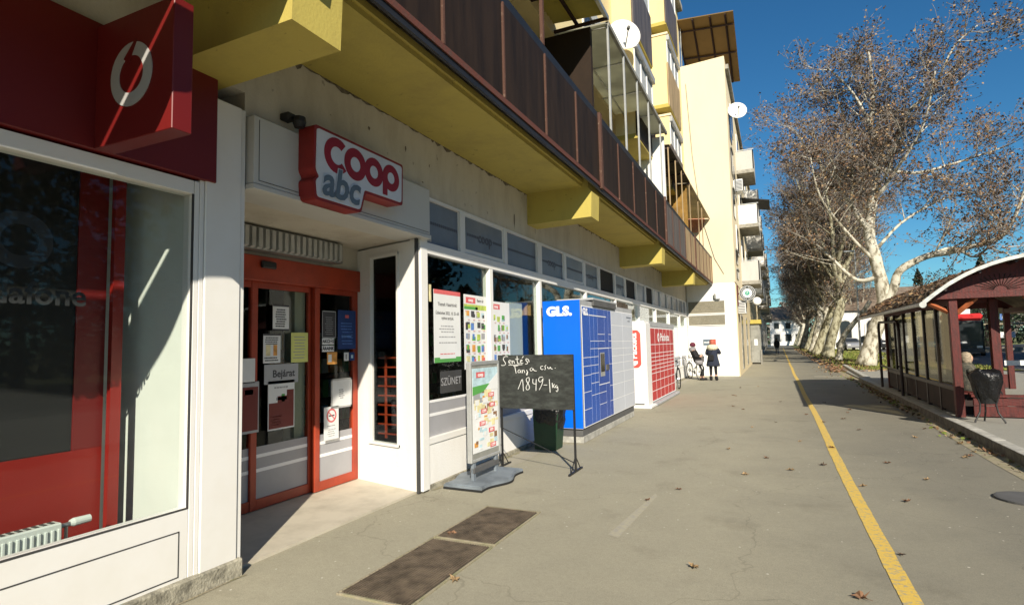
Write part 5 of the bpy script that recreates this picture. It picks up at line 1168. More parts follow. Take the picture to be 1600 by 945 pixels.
part('hair', Gp, lambda b: torso(b, [(g0[0], g0[1]-.0, z, rx, ry) for z, rx, ry in ((1.39, .085, .085), (1.44, .105, .11), (1.52, .108, .115), (1.59, .09, .095), (1.63, .05, .05), (1.64, .01, .01))], M['hair_red']), True)
for sx in (-1, 1): limb('legging', Gp, W3(g0, (sx*.09, 0, .82), (sx*.09, .0, .46), (sx*.10, 0, .17)), (.095, .065, .05), M['cloth_black'])
for sx in (-1, 1): limb('boot', Gp, W3(g0, (sx*.10, 0, .20), (sx*.10, 0, .06), (sx*.115, .15, .045)), (.06, .07, .062), M['cloth_black'])
part('bag', Gp, lambda b: (b.box(g0[0]-.16, g0[0]+.06, g0[1]-.22, g0[1]-.15, .78, 1.02, M['cloth_black'], .03), b.tube([(g0[0]-.12, g0[1]-.16, 1.02), (g0[0]+.05, g0[1]-.17, 1.25), (g0[0]+.14, g0[1]-.05, 1.38)], .012, M['cloth_black'], 5)))
# woman leaning beside the white bicycle
w0 = (-2.82, 24.15, 0)
Wp = thing('person', 'person in dark jacket and burgundy hat leaning back against the white bicycle', 'person', w0)
J = dict(pel=(-.12, 0, .82), chest=(-.24, .02, 1.10), neck=(-.29, .02, 1.27), chin=(-.27, 0, 1.33), head=(-.27, 0, 1.40), crown=(-.28, 0, 1.46), shl=(-.26, .16, 1.20), ell=(-.18, .22, .96), wrl=(.02, .12, .98), hal=(.08, .08, 1.0), shr=(-.25, -.15, 1.20), elr=(-.16, -.22, .95), wrr=(.02, -.14, .95), har=(.08, -.10, .97), hil=(-.10, .08, .78), knl=(.05, .06, .44), anl=(.07, .05, .09), tol=(.22, .03, .035), hir=(-.10, -.08, .78), knr=(.10, -.04, .46), anr=(-.02, -.05, .09), tor=(.12, -.07, .035))
figure(Wp, w0, J)
part('jacket', Wp, lambda b: torso(b, [(w0[0]+cx, w0[1]+.01, z, rx, ry) for cx, z, rx, ry in ((-.10, .74, .17, .18), (-.13, .86, .165, .17), (-.19, 1.0, .155, .165), (-.25, 1.14, .15, .18), (-.27, 1.22, .12, .15), (-.28, 1.28, .07, .08))], M['cloth_black']), True)
part('skirt_hem', Wp, lambda b: torso(b, [(w0[0]+cx, w0[1]+.01, z, rx, ry) for cx, z, rx, ry in ((-.04, .64, .15, .17), (-.08, .72, .17, .185), (-.11, .80, .168, .18))], M['cloth_grey']), True)
part('scarf', Wp, lambda b: torso(b, [(w0[0]-.29, w0[1], z, rx, ry) for z, rx, ry in ((1.14, .05, .06), (1.18, .13, .15), (1.25, .15, .16), (1.31, .12, .12), (1.34, .08, .08))], M['cloth_grey']), True)
part('hat', Wp, lambda b: torso(b, [(w0[0]-.28, w0[1], z, rx, ry) for z, rx, ry in ((1.36, .10, .10), (1.38, .118, .118), (1.44, .12, .12), (1.50, .09, .09), (1.53, .03, .03))], M['burgundy']), True)
limb('sleeve', Wp, W3(w0, (-.26, .16, 1.21), (-.18, .22, .96), (.0, .13, .98)), (.07, .06, .045), M['cloth_black']); limb('sleeve', Wp, W3(w0, (-.25, -.15, 1.21), (-.15, -.22, .95), (.0, -.15, .95)), (.07, .06, .045), M['cloth_black'])
limb('trouser_leg', Wp, W3(w0, (-.10, .08, .78), (.05, .06, .44), (.07, .05, .14)), (.095, .07, .055), M['cloth_black']); limb('trouser_leg', Wp, W3(w0, (-.10, -.08, .78), (.10, -.04, .46), (-.02, -.05, .14)), (.095, .07, .055), M['cloth_black'])
limb('shoe', Wp, W3(w0, (.06, .05, .1), (.08, .05, .05), (.24, .03, .04)), (.055, .066, .06), M['cloth_black']); limb('shoe', Wp, W3(w0, (-.03, -.05, .1), (-.01, -.05, .05), (.14, -.07, .04)), (.055, .066, .06), M['cloth_black'])
# walker far down the pavement
f0 = (0.02, 66.0, 0)
Fp = thing('person', 'distant walking person in dark coat far down the pavement', 'person', f0)
J = dict(pel=(0, 0, .88), chest=(0, .03, 1.20), neck=(0, .03, 1.40), chin=(0, .05, 1.46), head=(0, .05, 1.54), crown=(0, .04, 1.62), shl=(-.18, .03, 1.32), ell=(-.25, .0, 1.06), wrl=(-.24, .10, .84), hal=(-.23, .14, .78), shr=(.18, .03, 1.32), elr=(.25, .03, 1.06), wrr=(.24, -.04, .84), har=(.24, -.05, .78), hil=(-.09, 0, .84), knl=(-.09, .12, .48), anl=(-.09, .18, .09), tol=(-.09, .32, .035), hir=(.09, 0, .84), knr=(.09, .02, .46), anr=(.09, -.20, .10), tor=(.09, -.08, .035))
figure(Fp, f0, J)
part('coat', Fp, lambda b: torso(b, [(f0[0], f0[1]+.02, z, rx, ry) for z, rx, ry in ((.66, .22, .18), (.9, .21, .16), (1.1, .20, .15), (1.32, .22, .14), (1.41, .1, .1))], M['cloth_black']), True)
limb('sleeve', Fp, W3(f0, (-.18, .03, 1.33), (-.25, .0, 1.06), (-.24, .09, .86)), (.08, .065, .05), M['cloth_black']); limb('sleeve', Fp, W3(f0, (.18, .03, 1.33), (.25, .03, 1.06), (.24, -.03, .86)), (.08, .065, .05), M['cloth_black'])
part('hair', Fp, lambda b: torso(b, [(f0[0], f0[1]+.03, z, rx, rx) for z, rx in ((1.46, .09), (1.54, .108), (1.62, .09), (1.66, .03))], M['trunk_dark']), True)
limb('trouser_leg', Fp, W3(f0, (-.09, 0, .84), (-.09, .12, .48), (-.09, .18, .12)), (.1, .07, .05), M['cloth_grey']); limb('trouser_leg', Fp, W3(f0, (.09, 0, .84), (.09, .02, .46), (.09, -.2, .12)), (.1, .07, .05), M['cloth_grey'])
# person sitting in the shelter
s0 = (3.28, 13.45, .08)
Sp = thing('person', 'fair haired person in a mottled dark coat sitting in the bus shelter', 'person', s0)
J = dict(pel=(-.02, 0, .52), chest=(-.05, 0, .80), neck=(-.04, 0, .98), chin=(0, 0, 1.02), head=(.0, 0, 1.08), crown=(-.02, 0, 1.14), shl=(-.06, .17, .90), ell=(.04, .22, .66), wrl=(.24, .12, .58), hal=(.31, .09, .56), shr=(-.06, -.17, .90), elr=(.04, -.22, .66), wrr=(.24, -.12, .58), har=(.31, -.09, .56), hil=(.03, .09, .50), knl=(.42, .11, .48), anl=(.44, .12, .08), tol=(.58, .12, .035), hir=(.03, -.09, .50), knr=(.42, -.11, .48), anr=(.44, -.12, .08), tor=(.58, -.12, .035))
figure(Sp, s0, J)
part('coat', Sp, lambda b: torso(b, [(s0[0]+cx, s0[1], s0[2]+z, rx, ry) for cx, z, rx, ry in ((.02, .42, .20, .20), (-.0, .50, .21, .21), (-.04, .66, .17, .19), (-.05, .82, .17, .21), (-.05, .92, .14, .20), (-.04, .99, .08, .09))], M['camo']), True)
limb('sleeve', Sp, W3(s0, (-.06, .17, .91), (.04, .23, .66), (.22, .13, .58)), (.08, .07, .05), M['camo']); limb('sleeve', Sp, W3(s0, (-.06, -.17, .91), (.04, -.23, .66), (.22, -.13, .58)), (.08, .07, .05), M['camo'])
part('hair', Sp, lambda b: torso(b, [(s0[0]-.035, s0[1]+.012, s0[2]+z, rx*.88, rx*.92) for z, rx in ((.95, .075), (1.0, .10), (1.05, .112), (1.12, .108), (1.17, .08), (1.19, .03))], M['hair_grey']), True)
for sy in (-1, 1): limb('trouser_leg', Sp, W3(s0, (.03, sy*.09, .52), (.42, sy*.11, .48), (.44, sy*.12, .12)), (.1, .075, .055), M['cloth_black'])
for sy in (-1, 1): limb('shoe', Sp, W3(s0, (.43, sy*.12, .10), (.45, sy*.12, .05), (.60, sy*.12, .04)), (.055, .066, .06), M['cloth_black'])

# ------------------------------------------------------------------ bicycles (built along local x, front wheel at +x)
def bicycle(label, fm, tyre, loc, rz, basket_=True, steer=0):
    t = thing('bicycle', label, 'bicycle')
    Rw = .335; xf, xr = .53, -.53
    for nm_, x in (('front_wheel', xf), ('rear_wheel', xr)):
        def wheel(b):
            b.tube([(x+Rw*math.cos(2*math.pi*k/32), 0, Rw+Rw*math.sin(2*math.pi*k/32)) for k in range(33)], .017, tyre, 6, cap=False)
            b.tube([(x+(Rw-.03)*math.cos(2*math.pi*k/32), 0, Rw+(Rw-.03)*math.sin(2*math.pi*k/32)) for k in range(33)], .008, M['chrome'], 4, cap=False)
            for k in range(20): a = 2*math.pi*k/20; b.tube([(x, .02*(-1)**k, Rw), (x+(Rw-.03)*math.cos(a), 0, Rw+(Rw-.03)*math.sin(a))], .0022, M['chrome'], 3)
            b.tube([(x, -.05, Rw), (x, .05, Rw)], .02, M['chrome'], 8)
        part(nm_, t, wheel)
    def fr(b):
        bb = (-.10, 0, .28); hd = (.36, 0, .72); st = (-.26, 0, .72)
        b.tube([bb, hd], .016, fm, 7); b.tube([(-.14, 0, .40), (.34, 0, .62)], .014, fm, 7); b.tube([bb, st], .015, fm, 7)
        for y in (-.05, .05): b.tube([(-.10, 0, .28), (-.3, y, .30), (xr, y, Rw)], .009, fm, 6); b.tube([(-.24, 0, .66), (xr, y, Rw)], .008, fm, 6); b.tube([(.40, y*.8, .60), (.44, y, .5), (xf, y, Rw)], .010, fm, 6)
        b.tube([(.37, 0, .60), (.33, 0, .95)], .018, fm, 8); b.tube([st, (-.29, 0, .86)], .012, M['chrome'], 6)
        b.tube([(xf+(Rw+.03)*math.cos(R(a)), 0, Rw+(Rw+.03)*math.sin(R(a))) for a in range(20, 170, 12)], .016, fm, 5); b.tube([(xr+(Rw+.03)*math.cos(R(a)), 0, Rw+(Rw+.03)*math.sin(R(a))) for a in range(10, 185, 12)], .016, fm, 5)
    part('frame', t, fr)
    part('handlebar', t, lambda b: (b.tube([(.26, -.29, .98), (.33, -.22, 1.04), (.36, -.05, 1.0), (.36, .05, 1.0), (.33, .22, 1.04), (.26, .29, .98)], .012, M['chrome'], 6), b.tube([(.18, -.30, .97), (.27, -.29, .985)], .018, M['rubber'], 6), b.tube([(.18, .30, .97), (.27, .29, .985)], .018, M['rubber'], 6), b.tube([(.34, 0, .93), (.35, 0, 1.0)], .014, M['chrome'], 6)))
    def sad(b):
        b.prism([(-.42, -.10), (-.42, .10), (-.36, .11), (-.22, .03), (-.14, .015), (-.14, -.015), (-.22, -.03), (-.36, -.11)], 'z', .87, .91, M['rubber'])
    part('saddle', t, sad)
    part('crank', t, lambda b: (b.lathe([(.0, -.01), (.09, -.005), (.09, .005), (0, .01)], M['metal'], (0, 0, 0), 16, 1, 1, Matrix.Translation((-.10, .04, .28)) @ Matrix.Rotation(R(90), 4, 'X')), b.tube([(-.10, .06, .28), (.02, .07, .16)], .01, M['metal'], 5), b.tube([(-.10, -.06, .28), (-.22, -.07, .40)], .01, M['metal'], 5), b.box(-.02, .06, .06, .14, .15, .17, M['rubber']), b.box(-.26, -.18, -.14, -.06, .39, .41, M['rubber'])))
    part('luggage_rack', t, lambda b: (b.box(-.78, -.36, -.06, .06, .735, .75, M['metal']), b.tube([(-.7, .06, .74), (xr, .05, Rw)], .006, M['metal'], 4), b.tube([(-.7, -.06, .74), (xr, -.05, Rw)], .006, M['metal'], 4)))
    if basket_:
        part('basket', t, lambda b: (b.prism([(.40, .72), (.66, .72), (.72, .96), (.36, .96)], 'y', -.16, .16, M['basket']), b.prism([(.385, .961), (.695, .961), (.695, .964), (.385, .964)], 'y', -.14, .14, M['dark'])))
    part('head_lamp', t, lambda b: b.lathe([(.01, -.04), (.035, -.03), (.04, .02), (.0, .025)], M['chrome'], (0, 0, 0), 12, 1, 1, Matrix.Translation((.47, 0, .80)) @ Matrix.Rotation(R(90), 4, 'Y')))
    t.location = loc; t.rotation_euler = (R(steer), 0, rz)
    return t
bicycle('white bicycle with grey basket beside the leaning person', M['bike_white'], M['rubber'], (-3.15, 24.75, 0), R(-62))
bicycle('dark bicycle half hidden behind the red parcel locker', M['black'], M['rubber'], (-3.2, 20.3, 0), R(-72), False)
bicycle('dark bicycle standing on the grass behind the bus shelter', M['black'], M['rubber'], (5.95, 41.5, .03), R(20), False)

# ------------------------------------------------------------------ plane trees
def spline(p, n=3):
    P = [Vector(q) for q in p]; out = []
    for i in range(len(P)-1):
        a, b_, c, d = P[max(i-1, 0)], P[i], P[i+1], P[min(i+2, len(P)-1)]
        for k in range(n):
            t = k/n; out.append(.5*((2*b_)+(c-a)*t+(2*a-5*b_+4*c-d)*t*t+(3*b_-a-3*c+d)*t**3))
    out.append(P[-1]); return out
LEAF = ('leaf_a', 'leaf_a', 'leaf_b', 'leaf_c')
def leafq(b, p, r, s_):
    d = rdir(r); u = d.orthogonal().normalized()*s_; v = d.cross(u).normalized()*s_*.8
    b.raw([p-u, p-v*.9+u*.1, p+u, p+v], [(0, 1, 2, 3)], M[r.choice(LEAF)])
def grow(tb, cb, p, d, L, rad, lev, r, leafs, up=.25, fine=1.0):
    n = 4 if lev < 3 else 3; pts = [p]; q = Vector(p); dd = d.normalized()
    for i in range(n):
        dd = (dd+rdir(r)*.28+Vector((0, 0, up*.35))).normalized(); q = q+dd*L/n; pts.append(q.copy())
    rads = [max(.009, rad*(1-.75*i/n)) for i in range(n+1)]
    (tb if lev == 1 else cb).tube(pts, rads, M['bark'] if lev == 1 else M['twig'], 5 if lev == 1 else 3, cap=False)
    if lev >= 3:
        for k in range(leafs):
            if r.random() < .8:
                t = r.choice(pts[1:]); leafq(cb, t+rdir(r)*.16, r, r.uniform(.045, .085))
        return
    m = {1: 8, 2: 7}[lev]; m = int(m*fine)
    for k in range(m):
        t = (k+1+r.uniform(-.4, .4))/m; t = min(max(t, .12), 1); f = t*n; i = min(int(f), n-1); pos = pts[i].lerp(pts[i+1], f-i)
        ax = (pts[i+1]-pts[i]).normalized(); nd = (ax*.7+rdir(r)*.9+Vector((0, 0, up*.5))).normalized()
        grow(tb, cb, pos, nd, L*r.uniform(.38, .62) if lev == 1 else r.uniform(.5, 1.0), rad*.42 if lev == 1 else .013, lev+1, r, leafs, up, fine)
def plane_tree(limbs, seed, leafs=4, dens=1.0, L1=(2.4, 3.6), fine=1.0):
    # limbs: list of (points, r0, r1, first fraction that carries branches)
    r = random.Random(seed); tb = MB(); cb = MB()
    for (pts, r0, r1, f0) in limbs:
        P = spline(pts, 4); N = len(P)-1
        rr_ = [r0+(r1-r0)*(i/N)**.8 for i in range(N+1)]
        if pts[0][2] < .2: rr_[0] *= 1.35; rr_[1] *= 1.12
        tb.tube(P, [q*(1+.05*math.sin(i*1.7+seed)) for i, q in enumerate(rr_)], M['bark'], 12)
        tot = sum((P[i+1]-P[i]).length for i in range(N)); cnt = int(tot*(1-f0)*1.55*dens)
        for k in range(cnt):
            t = f0+(1-f0)*(k+r.random())/cnt; i = min(int(t*N), N-1); pos = P[i].lerp(P[i+1], t*N-i); ax = (P[i+1]-P[i]).normalized()
            side = rdir(r); side = (side-ax*side.dot(ax)).normalized()
            nd = (ax*.45+side*.95+Vector((0, 0, .25))).normalized()
            grow(tb, cb, pos, nd, r.uniform(*L1)*(1.1-.45*t), max(.03, rr_[i]*.38), 1, r, leafs, .22, fine)
    return tb, cb
def tree_thing(label, tb, cb, loc, group='plane trees along the verge'):
    t = thing('plane_tree', label, 'tree', (0, 0, 0), 0, group)
    tr = tb.build('trunk', t, True); cb.build('crown', t); t.location = loc; return t
def off(pts, dy): return [(x-4.34, dy*k, z) for k, (x, z) in enumerate(pts)]
tb, cb = plane_tree([
    (off([(4.34, 0), (4.83, 1.79), (5.4, 3.64), (5.14, 5.97), (4.93, 7.55), (5.17, 9.09), (5.42, 10.81), (5.68, 11.63), (5.59, 12.69), (5.35, 13.54), (5.58, 15.02), (5.59, 16.7), (5.55, 18.19)], 0.03), .43, .05, .42),
    (off([(5.2, 3.2), (5.83, 4.24), (6.15, 5.22), (7.3, 5.89), (8.11, 5.99), (9.18, 6.22), (10.49, 6.72), (11.21, 8.31), (11.71, 10.15)], -.12), .27, .05, .4),
    (off([(4.95, 7.6), (4.21, 9.21), (3.76, 10.69), (4.27, 13.11), (4.14, 15.17), (3.66, 16.78)], .25), .17, .04, .2),
    (off([(5.6, 11.3), (6.22, 12.15), (7.12, 14.09), (8.1, 14.9), (9.08, 16.98), (10.07, 17.81)], -.2), .14, .03, .2),
    (off([(5.6, 11.1), (7.2, 10.71), (8.41, 10.9), (10.27, 11.4), (11.5, 11.8)], .3), .13, .03, .2),
    (off([(7.3, 5.89), (8.62, 6.34), (9.64, 5.78), (10.77, 7.12)], .2), .11, .03, .4),
    (off([(5.25, 5.0), (4.22, 4.9), (3.07, 6.35), (1.94, 7.92), (1.16, 9.68)], .35), .15, .03, .35),
    (off([(5.36, 13.6), (4.55, 15.63), (3.39, 17.2)], -.4), .09, .03, .1),
    (off([(3.76, 10.69), (2.44, 12.12), (1.54, 13.8)], -.5), .09, .03, .1),
    (off([(5.3, 5.6), (3.9, 7.4), (2.6, 9.6), (2.2, 11.8)], -.6), .11, .03, .3),
    (off([(5.1, 6.4), (6.5, 8.0), (8.4, 9.2), (9.9, 9.6)], .7), .10, .03, .35),
    (off([(5.2, 8.6), (5.0, 10.0), (4.6, 12.0), (4.9, 14.5)], .8), .12, .03, .2),
    (off([(5.3, 9.4), (6.4, 11.0), (7.4, 12.8), (7.9, 15.4)], -.8), .12, .03, .2)], 5, 5, 1.06, fine=1.1)
tree_thing('nearest plane tree with mottled white trunk and two big forking limbs', tb, cb, (4.34, 36.3, 0.02)).scale = (1, 1, .965)
def auto(seed, lean, H=18.5, spread=3.4, nl=7, r0=.42, fork=4.5):
    r = random.Random(seed); lx, ly = lean; base = [(0, 0, 0), (lx*.35, ly*.3, fork*.35), (lx*.8, ly*.7, fork*.75), (lx, ly, fork)]
    L_ = [(base+[(lx*1.1, ly, fork+2.5), (lx*.9, ly*1.2, fork+5.5), (lx*1.2, ly, fork+8.5), (lx, ly*.8, H-1.2)], r0, .05, .36)]
    for k in range(nl):
        a = 2*math.pi*(k+r.uniform(-.25, .25))/nl; z0 = fork+r.uniform(-.6, 3.6); s_ = spread*r.uniform(.75, 1.1)
        p0 = (lx*1.02, ly, z0); top = H-r.uniform(.5, 5)
        L_.append(([p0, (lx+s_*.28*math.cos(a), ly+s_*.28*math.sin(a), z0+1.3), (lx+s_*.62*math.cos(a+.1), ly+s_*.62*math.sin(a+.1), z0+(top-z0)*.42), (lx+s_*.85*math.cos(a), ly+s_*.85*math.sin(a), z0+(top-z0)*.72), (lx+s_*math.cos(a-.1), ly+s_*math.sin(a-.1), top)], r0*.48, .035, .25))
    return L_
T = []
for sd_, lean in ((12, (1.1, .3)), (23, (1.5, -.3)), (31, (1.0, .4))):
    tb, cb = plane_tree(auto(sd_, lean, 18.5 if sd_ != 31 else 17), sd_, 3, .85, (2.2, 3.2), 1.0)
    T.append((tb, cb))
T[0][0].mats = [M['bark_olive'] if q is M['bark'] else q for q in T[0][0].mats]; T[1][0].mats = [M['bark_olive'] if q is M['bark'] else q for q in T[1][0].mats]
tA = tree_thing('stout plane tree with thick olive grey trunk behind the nearest tree', *T[0], (3.68, 52.4, .02))
tB = tree_thing('plane tree leaning right just past the stout trunk', *T[1], (3.35, 61.0, .02))
tC = tree_thing('straight pale plane tree in the middle of the row', *T[2], (3.5, 69.5, .02))
ORD = ['fourth', 'fifth', 'sixth', 'seventh', 'eighth', 'ninth', 'tenth', 'eleventh', 'twelfth', 'thirteenth']
for k, y in enumerate((57.0, 65.5, 77.5, 86, 94.5, 103, 112, 121, 131, 142)):
    src = (tA, tB, tC)[(k+1) % 3]
    tree_copy(src, label='%s plane tree beyond the nearest one, receding along the verge' % ORD[k+0], loc=(3.75+rnd.uniform(-.2, .3), y, .02), rz=rnd.uniform(-.5, .5), scale=(rnd.uniform(.9, 1.05), rnd.choice((-1, 1)), rnd.uniform(.9, 1.05)))
# second row deeper on the verge, seen between the trunks
for k, (x, y) in enumerate(((9.6, 60), (10.4, 96))):
    tree_copy((tC, tA)[k], label=('pale plane tree standing back by the parked cars', 'plane tree standing back behind the parked cars near the white hall')[k], loc=(x, y+30, .02), rz=2.1*k+1, scale=(.8, .8, .72))
tb, cb = plane_tree([([(0, 0, 0), (.22, .05, .9), (.45, 0, 1.7), (.95, -.1, 2.4), (1.5, -.2, 3.1), (2.1, -.2, 4.0)], .22, .13, .8)], 77, 3, .3)
tL = tree_thing('thin dark leaning trunk between the nearest and the stout plane tree', tb, cb, (3.84, 45.6, .02), None)
if 'group' in tL: del tL['group']

# evergreens across the road
def evergreen(seed, H, Rr, narrow):
    r = random.Random(seed); tb = MB(); cb = MB()
    tb.tube([(0, 0, 0), (.05, 0, H*.4), (0, 0, H*.95)], [.22, .14, .03], M['trunk_dark'], 8)
    for k in range(60):
        z = H*(.08+.86*r.random()); a = r.uniform(0, 6.28); q = Rr*(1-(z/H)**(1.4 if narrow else 2.6))*.9
        tb.tube([(0, 0, z*.95), (q*math.cos(a), q*math.sin(a), z)], [.03, .01], M['trunk_dark'], 3)
    for k in range(2600):
        z = H*(.04+.96*r.random()); q = Rr*(1-(z/H)**(1.4 if narrow else 2.6))*(.35+.65*math.sqrt(r.random()))*(1+.18*math.sin(z*2.3+seed)); a = r.uniform(0, 6.28)
        p = Vector((q*math.cos(a)*(1+.15*math.sin(3*a)), q*math.sin(a), z)); d = rdir(r); s_ = r.uniform(.10, .22); u = d.orthogonal().normalized()*s_; v = d.cross(u).normalized()*s_*.7
        cb.raw([p-u, p-v, p+u, p+v], [(0, 1, 2, 3)], M['ever'])
    return tb, cb
EV = []
for k, (sd_, H, Rr, nr) in enumerate(((3, 9.5, 3.6, False), (8, 12, 2.6, True))):
    tb, cb = evergreen(sd_, H, Rr, nr); t = thing('evergreen_tree', ('broad dark evergreen across the road seen through the shelter', 'tall narrow dark conifer showing above the shelter roof')[k], 'tree', (0, 0, 0), 0, 'evergreens across the road')
    tb.build('trunk', t, True); cb.build('crown', t); EV.append(t)
EV[0].location = (29.5, 64, -.1); EV[1].location = (24.5, 92, -.1)
pos = [(32, 52), (30, 58), (32, 70), (29.5, 77), (34, 84), (36, 44), (31, 37), (33, 28), (30, 20), (34, 12), (31, 3), (33, -6), (30, -15), (34, -25), (31, -35), (36, 61), (38, 72), (27, 98), (30, 88), (35, 96), (20, 104), (16, 110)]
TALL = [(27, 50), (24, 43), (28, 38), (23, 32), (27, 26), (22, 21), (26, 15), (23, 9), (27, 3), (24, -4), (28, -11), (25, -19), (29, -27), (21.5, 27), (24.5, 36)]
for k, (x, y) in enumerate(pos):
    s_ = rnd.uniform(.8, 1.25); c = tree_copy(EV[0] if k % 4 else EV[1], loc=(x, y, -.1), rz=rnd.uniform(0, 6), scale=(s_, s_, s_*rnd.uniform(.85, 1.1)))
    c['label'] = 'dark evergreen tree in the belt across the road'
for k, (x, y) in enumerate(TALL):
    s_ = rnd.uniform(1.5, 1.85); c = tree_copy(EV[k % 4 == 0], loc=(x, y, -.1), rz=rnd.uniform(0, 6), scale=(s_, s_, s_))
    c['label'] = 'dark evergreen tree in the belt across the road'
def wood(b):
    r = random.Random(44)
    for k in range(9000):
        a = r.uniform(-8, 95); x = a; y = 185-.9*max(0, a-10)+r.uniform(-6, 10); h = (9+3*math.sin(a*.21)+2*math.sin(a*.77))*r.random()**.6
        p = Vector((x, y, h)); d = rdir(r); s_ = r.uniform(.3, .7); u = d.orthogonal().normalized()*s_; v = d.cross(u).normalized()*s_
        b.raw([p-u, p-v, p+u, p+v], [(0, 1, 2, 3)], M['twig'] if r.random() < .6 else M['ever'])
wd = MB(); wood(wd); tag(wd.build('distant_wood'), 'far off brownish wood closing the end of the street', 'wood', kind='stuff')

# ------------------------------------------------------------------ houses far off
def house(label, x0, x1, y0, y1, ze, zr, wins, roof='tile', gable_front=False, arched=False):
    t = thing('house', label, 'house', ((x0+x1)/2, y0, 0))
    part('wall', t, lambda b: b.box(x0, x1, y0, y1, 0, ze, M['white_wall']))
    o = .4
    if gable_front:
        xm = (x0+x1)/2; part('roof', t, lambda b: (b.prism([(x0-o, ze), (xm, zr), (x1+o, ze), (xm, ze+.02)], 'y', y0-o, y1, M[roof]),)); part('gable', t, lambda b: b.prism([(x0, ze), (xm, zr-.25), (x1, ze)], 'y', y0, y0+.3, M['white_wall']))
    else:
        ym = (y0+y1)/2; part('roof', t, lambda b: b.prism([(y0-o, ze), (ym, zr), (y1+o, ze)], 'x', x0-o, x1+o, M[roof]))
    for (wx, wz, ww, wh) in wins:
        f = part('window', t, lambda b: b.prism([(wx-ww/2-.1, wz), (wx+ww/2+.1, wz), (wx+ww/2+.1, wz+wh)]+([(wx+ww*.4, wz+wh+.45), (wx, wz+wh+.65), (wx-ww*.4, wz+wh+.45)] if arched else [])+[(wx-ww/2-.1, wz+wh)], 'y', y0-.04, y0+.01, M['grey_wall']))
        part('pane', f, lambda b: b.prism([(wx-ww/2, wz+.1), (wx+ww/2, wz+.1), (wx+ww/2, wz+wh)]+([(wx+ww*.32, wz+wh+.38), (wx, wz+wh+.5), (wx-ww*.32, wz+wh+.38)] if arched else [])+[(wx-ww/2, wz+wh)], 'y', y0-.06, y0-.042, M['window_dark']))
    return t
house('white hall with tall arched windows behind the parked cars', 6.6, 22, 88, 98, 5.1, 8.3, [(8.5+3.1*k, 1.3, 1.3, 2.0) for k in range(4)], arched=True)
house('white two storey house closing the far end of the street', -1.2, 5.5, 146, 158, 5.9, 9.2, [(.2, .9, 1.2, 1.7), (2.6, .9, 1.2, 1.7), (.2, 3.8, 1.0, 1.4), (2.6, 3.8, 1.0, 1.4), (4.6, .9, 1, 1.7)])

# ------------------------------------------------------------------ vehicles
def car(label, paint, loc, rz, suv=False):
    t = thing('parked_car', label, 'car', (0, 0, 0), 0, 'cars parked beyond the trees'); h = .25 if suv else 0
    prof = [(-2.15, .35), (-2.18, .75+h*.6), (-2.0, .92+h), (-1.55, .96+h), (-1.05, 1.38+h), (-.2, 1.46+h), (.55, 1.40+h), (1.15, .98+h), (1.95, .86+h), (2.15, .65+h*.5), (2.16, .35)]
    def body(b):
        n = len(prof); secs = []
        for y, s_ in ((-.86, .0), (-.80, 1), (.80, 1), (.86, 0)):
            secs.append([(x*(.985 if s_ == 0 else 1), y if z < .98+h else y*.80, z) for x, z in prof])
        vs = [p for s_ in secs for p in s_]; fs = []
        for i in range(3):
            for k in range(n): fs.append((i*n+k, (i+1)*n+k, (i+1)*n+(k+1) % n, i*n+(k+1) % n))
        fs += [tuple(range(n)), tuple(range(3*n, 4*n))[::-1]]; b.raw(vs, fs, paint)
    part('body', t, body, False)
    def win(b):
        for sy in (-1, 1): b.prism([(-1.35, 1.0+h), (-1.0, 1.32+h), (-.2, 1.40+h), (.5, 1.34+h), (.98, 1.0+h)], 'y', sy*.70, sy*.795, M['window_dark'])
        b.raw([(.62, -.6, 1.40+h), (1.17, -.66, 1.02+h), (1.17, .66, 1.02+h), (.62, .6, 1.40+h)], [(0, 1, 2, 3)], M['window_dark'])
        b.raw([(-1.12, -.6, 1.38+h), (-1.58, -.66, 1.0+h), (-1.58, .66, 1.0+h), (-1.12, .6, 1.38+h)], [(3, 2, 1, 0)], M['window_dark'])
    part('windows', t, win)
    for x in (-1.3, 1.32):
        for y in (-.80, .80):
            w_ = part('wheel', t, lambda b: b.lathe([(.0, -.1), (.31, -.1), (.33, -.07), (.33, .07), (.31, .1), (0, .1)], M['rubber'], (0, 0, 0), 18, 1, 1, Matrix.Translation((x, y, .33)) @ Matrix.Rotation(R(90), 4, 'X')))
            part('rim', w_, lambda b: b.lathe([(.0, -.11), (.2, -.11), (.2, .11), (0, .11)], M['metal'], (0, 0, 0), 12, 1, 1, Matrix.Translation((x, y, .33)) @ Matrix.Rotation(R(90), 4, 'X')))
    for y in (-.62, .62):
        part('headlight', t, lambda b: b.box(2.10, 2.175, y-.15, y+.15, .62+h*.5, .74+h*.5, M['lamp'], .02)); part('tail_light', t, lambda b: b.box(-2.19, -2.12, y-.15, y+.15, .70+h*.5, .84+h*.5, M['bus_red'], .02))
    part('bumper', t, lambda b: (b.box(2.0, 2.2, -.8, .8, .30, .42, M['rubber'], .03), b.box(-2.2, -2.0, -.8, .8, .30, .42, M['rubber'], .03)))
    t.location = loc; t.rotation_euler = (0, 0, rz); return t
car('silver car parked between the leaning trunk and the stout tree', M['car_silver'], (7.7, 77, .04), R(-80))
car('dark tall car parked right of the silver car', M['car_dark'], (10.0, 77.5, .04), R(-82), True)
car('white car parked near the arched windows', M['car_white'], (12.6, 79, .04), R(-95))
car('blue car parked right of the nearest tree trunk', M['car_blue'], (14.0, 71, .04), R(-100))
car('dark low car parked across the road under the evergreens', M['car_dark'], (26.5, 74, .0), R(150))
car('pale car parked across the road near the bus stop sign', M['car_silver'], (24, 67, .0), R(150))
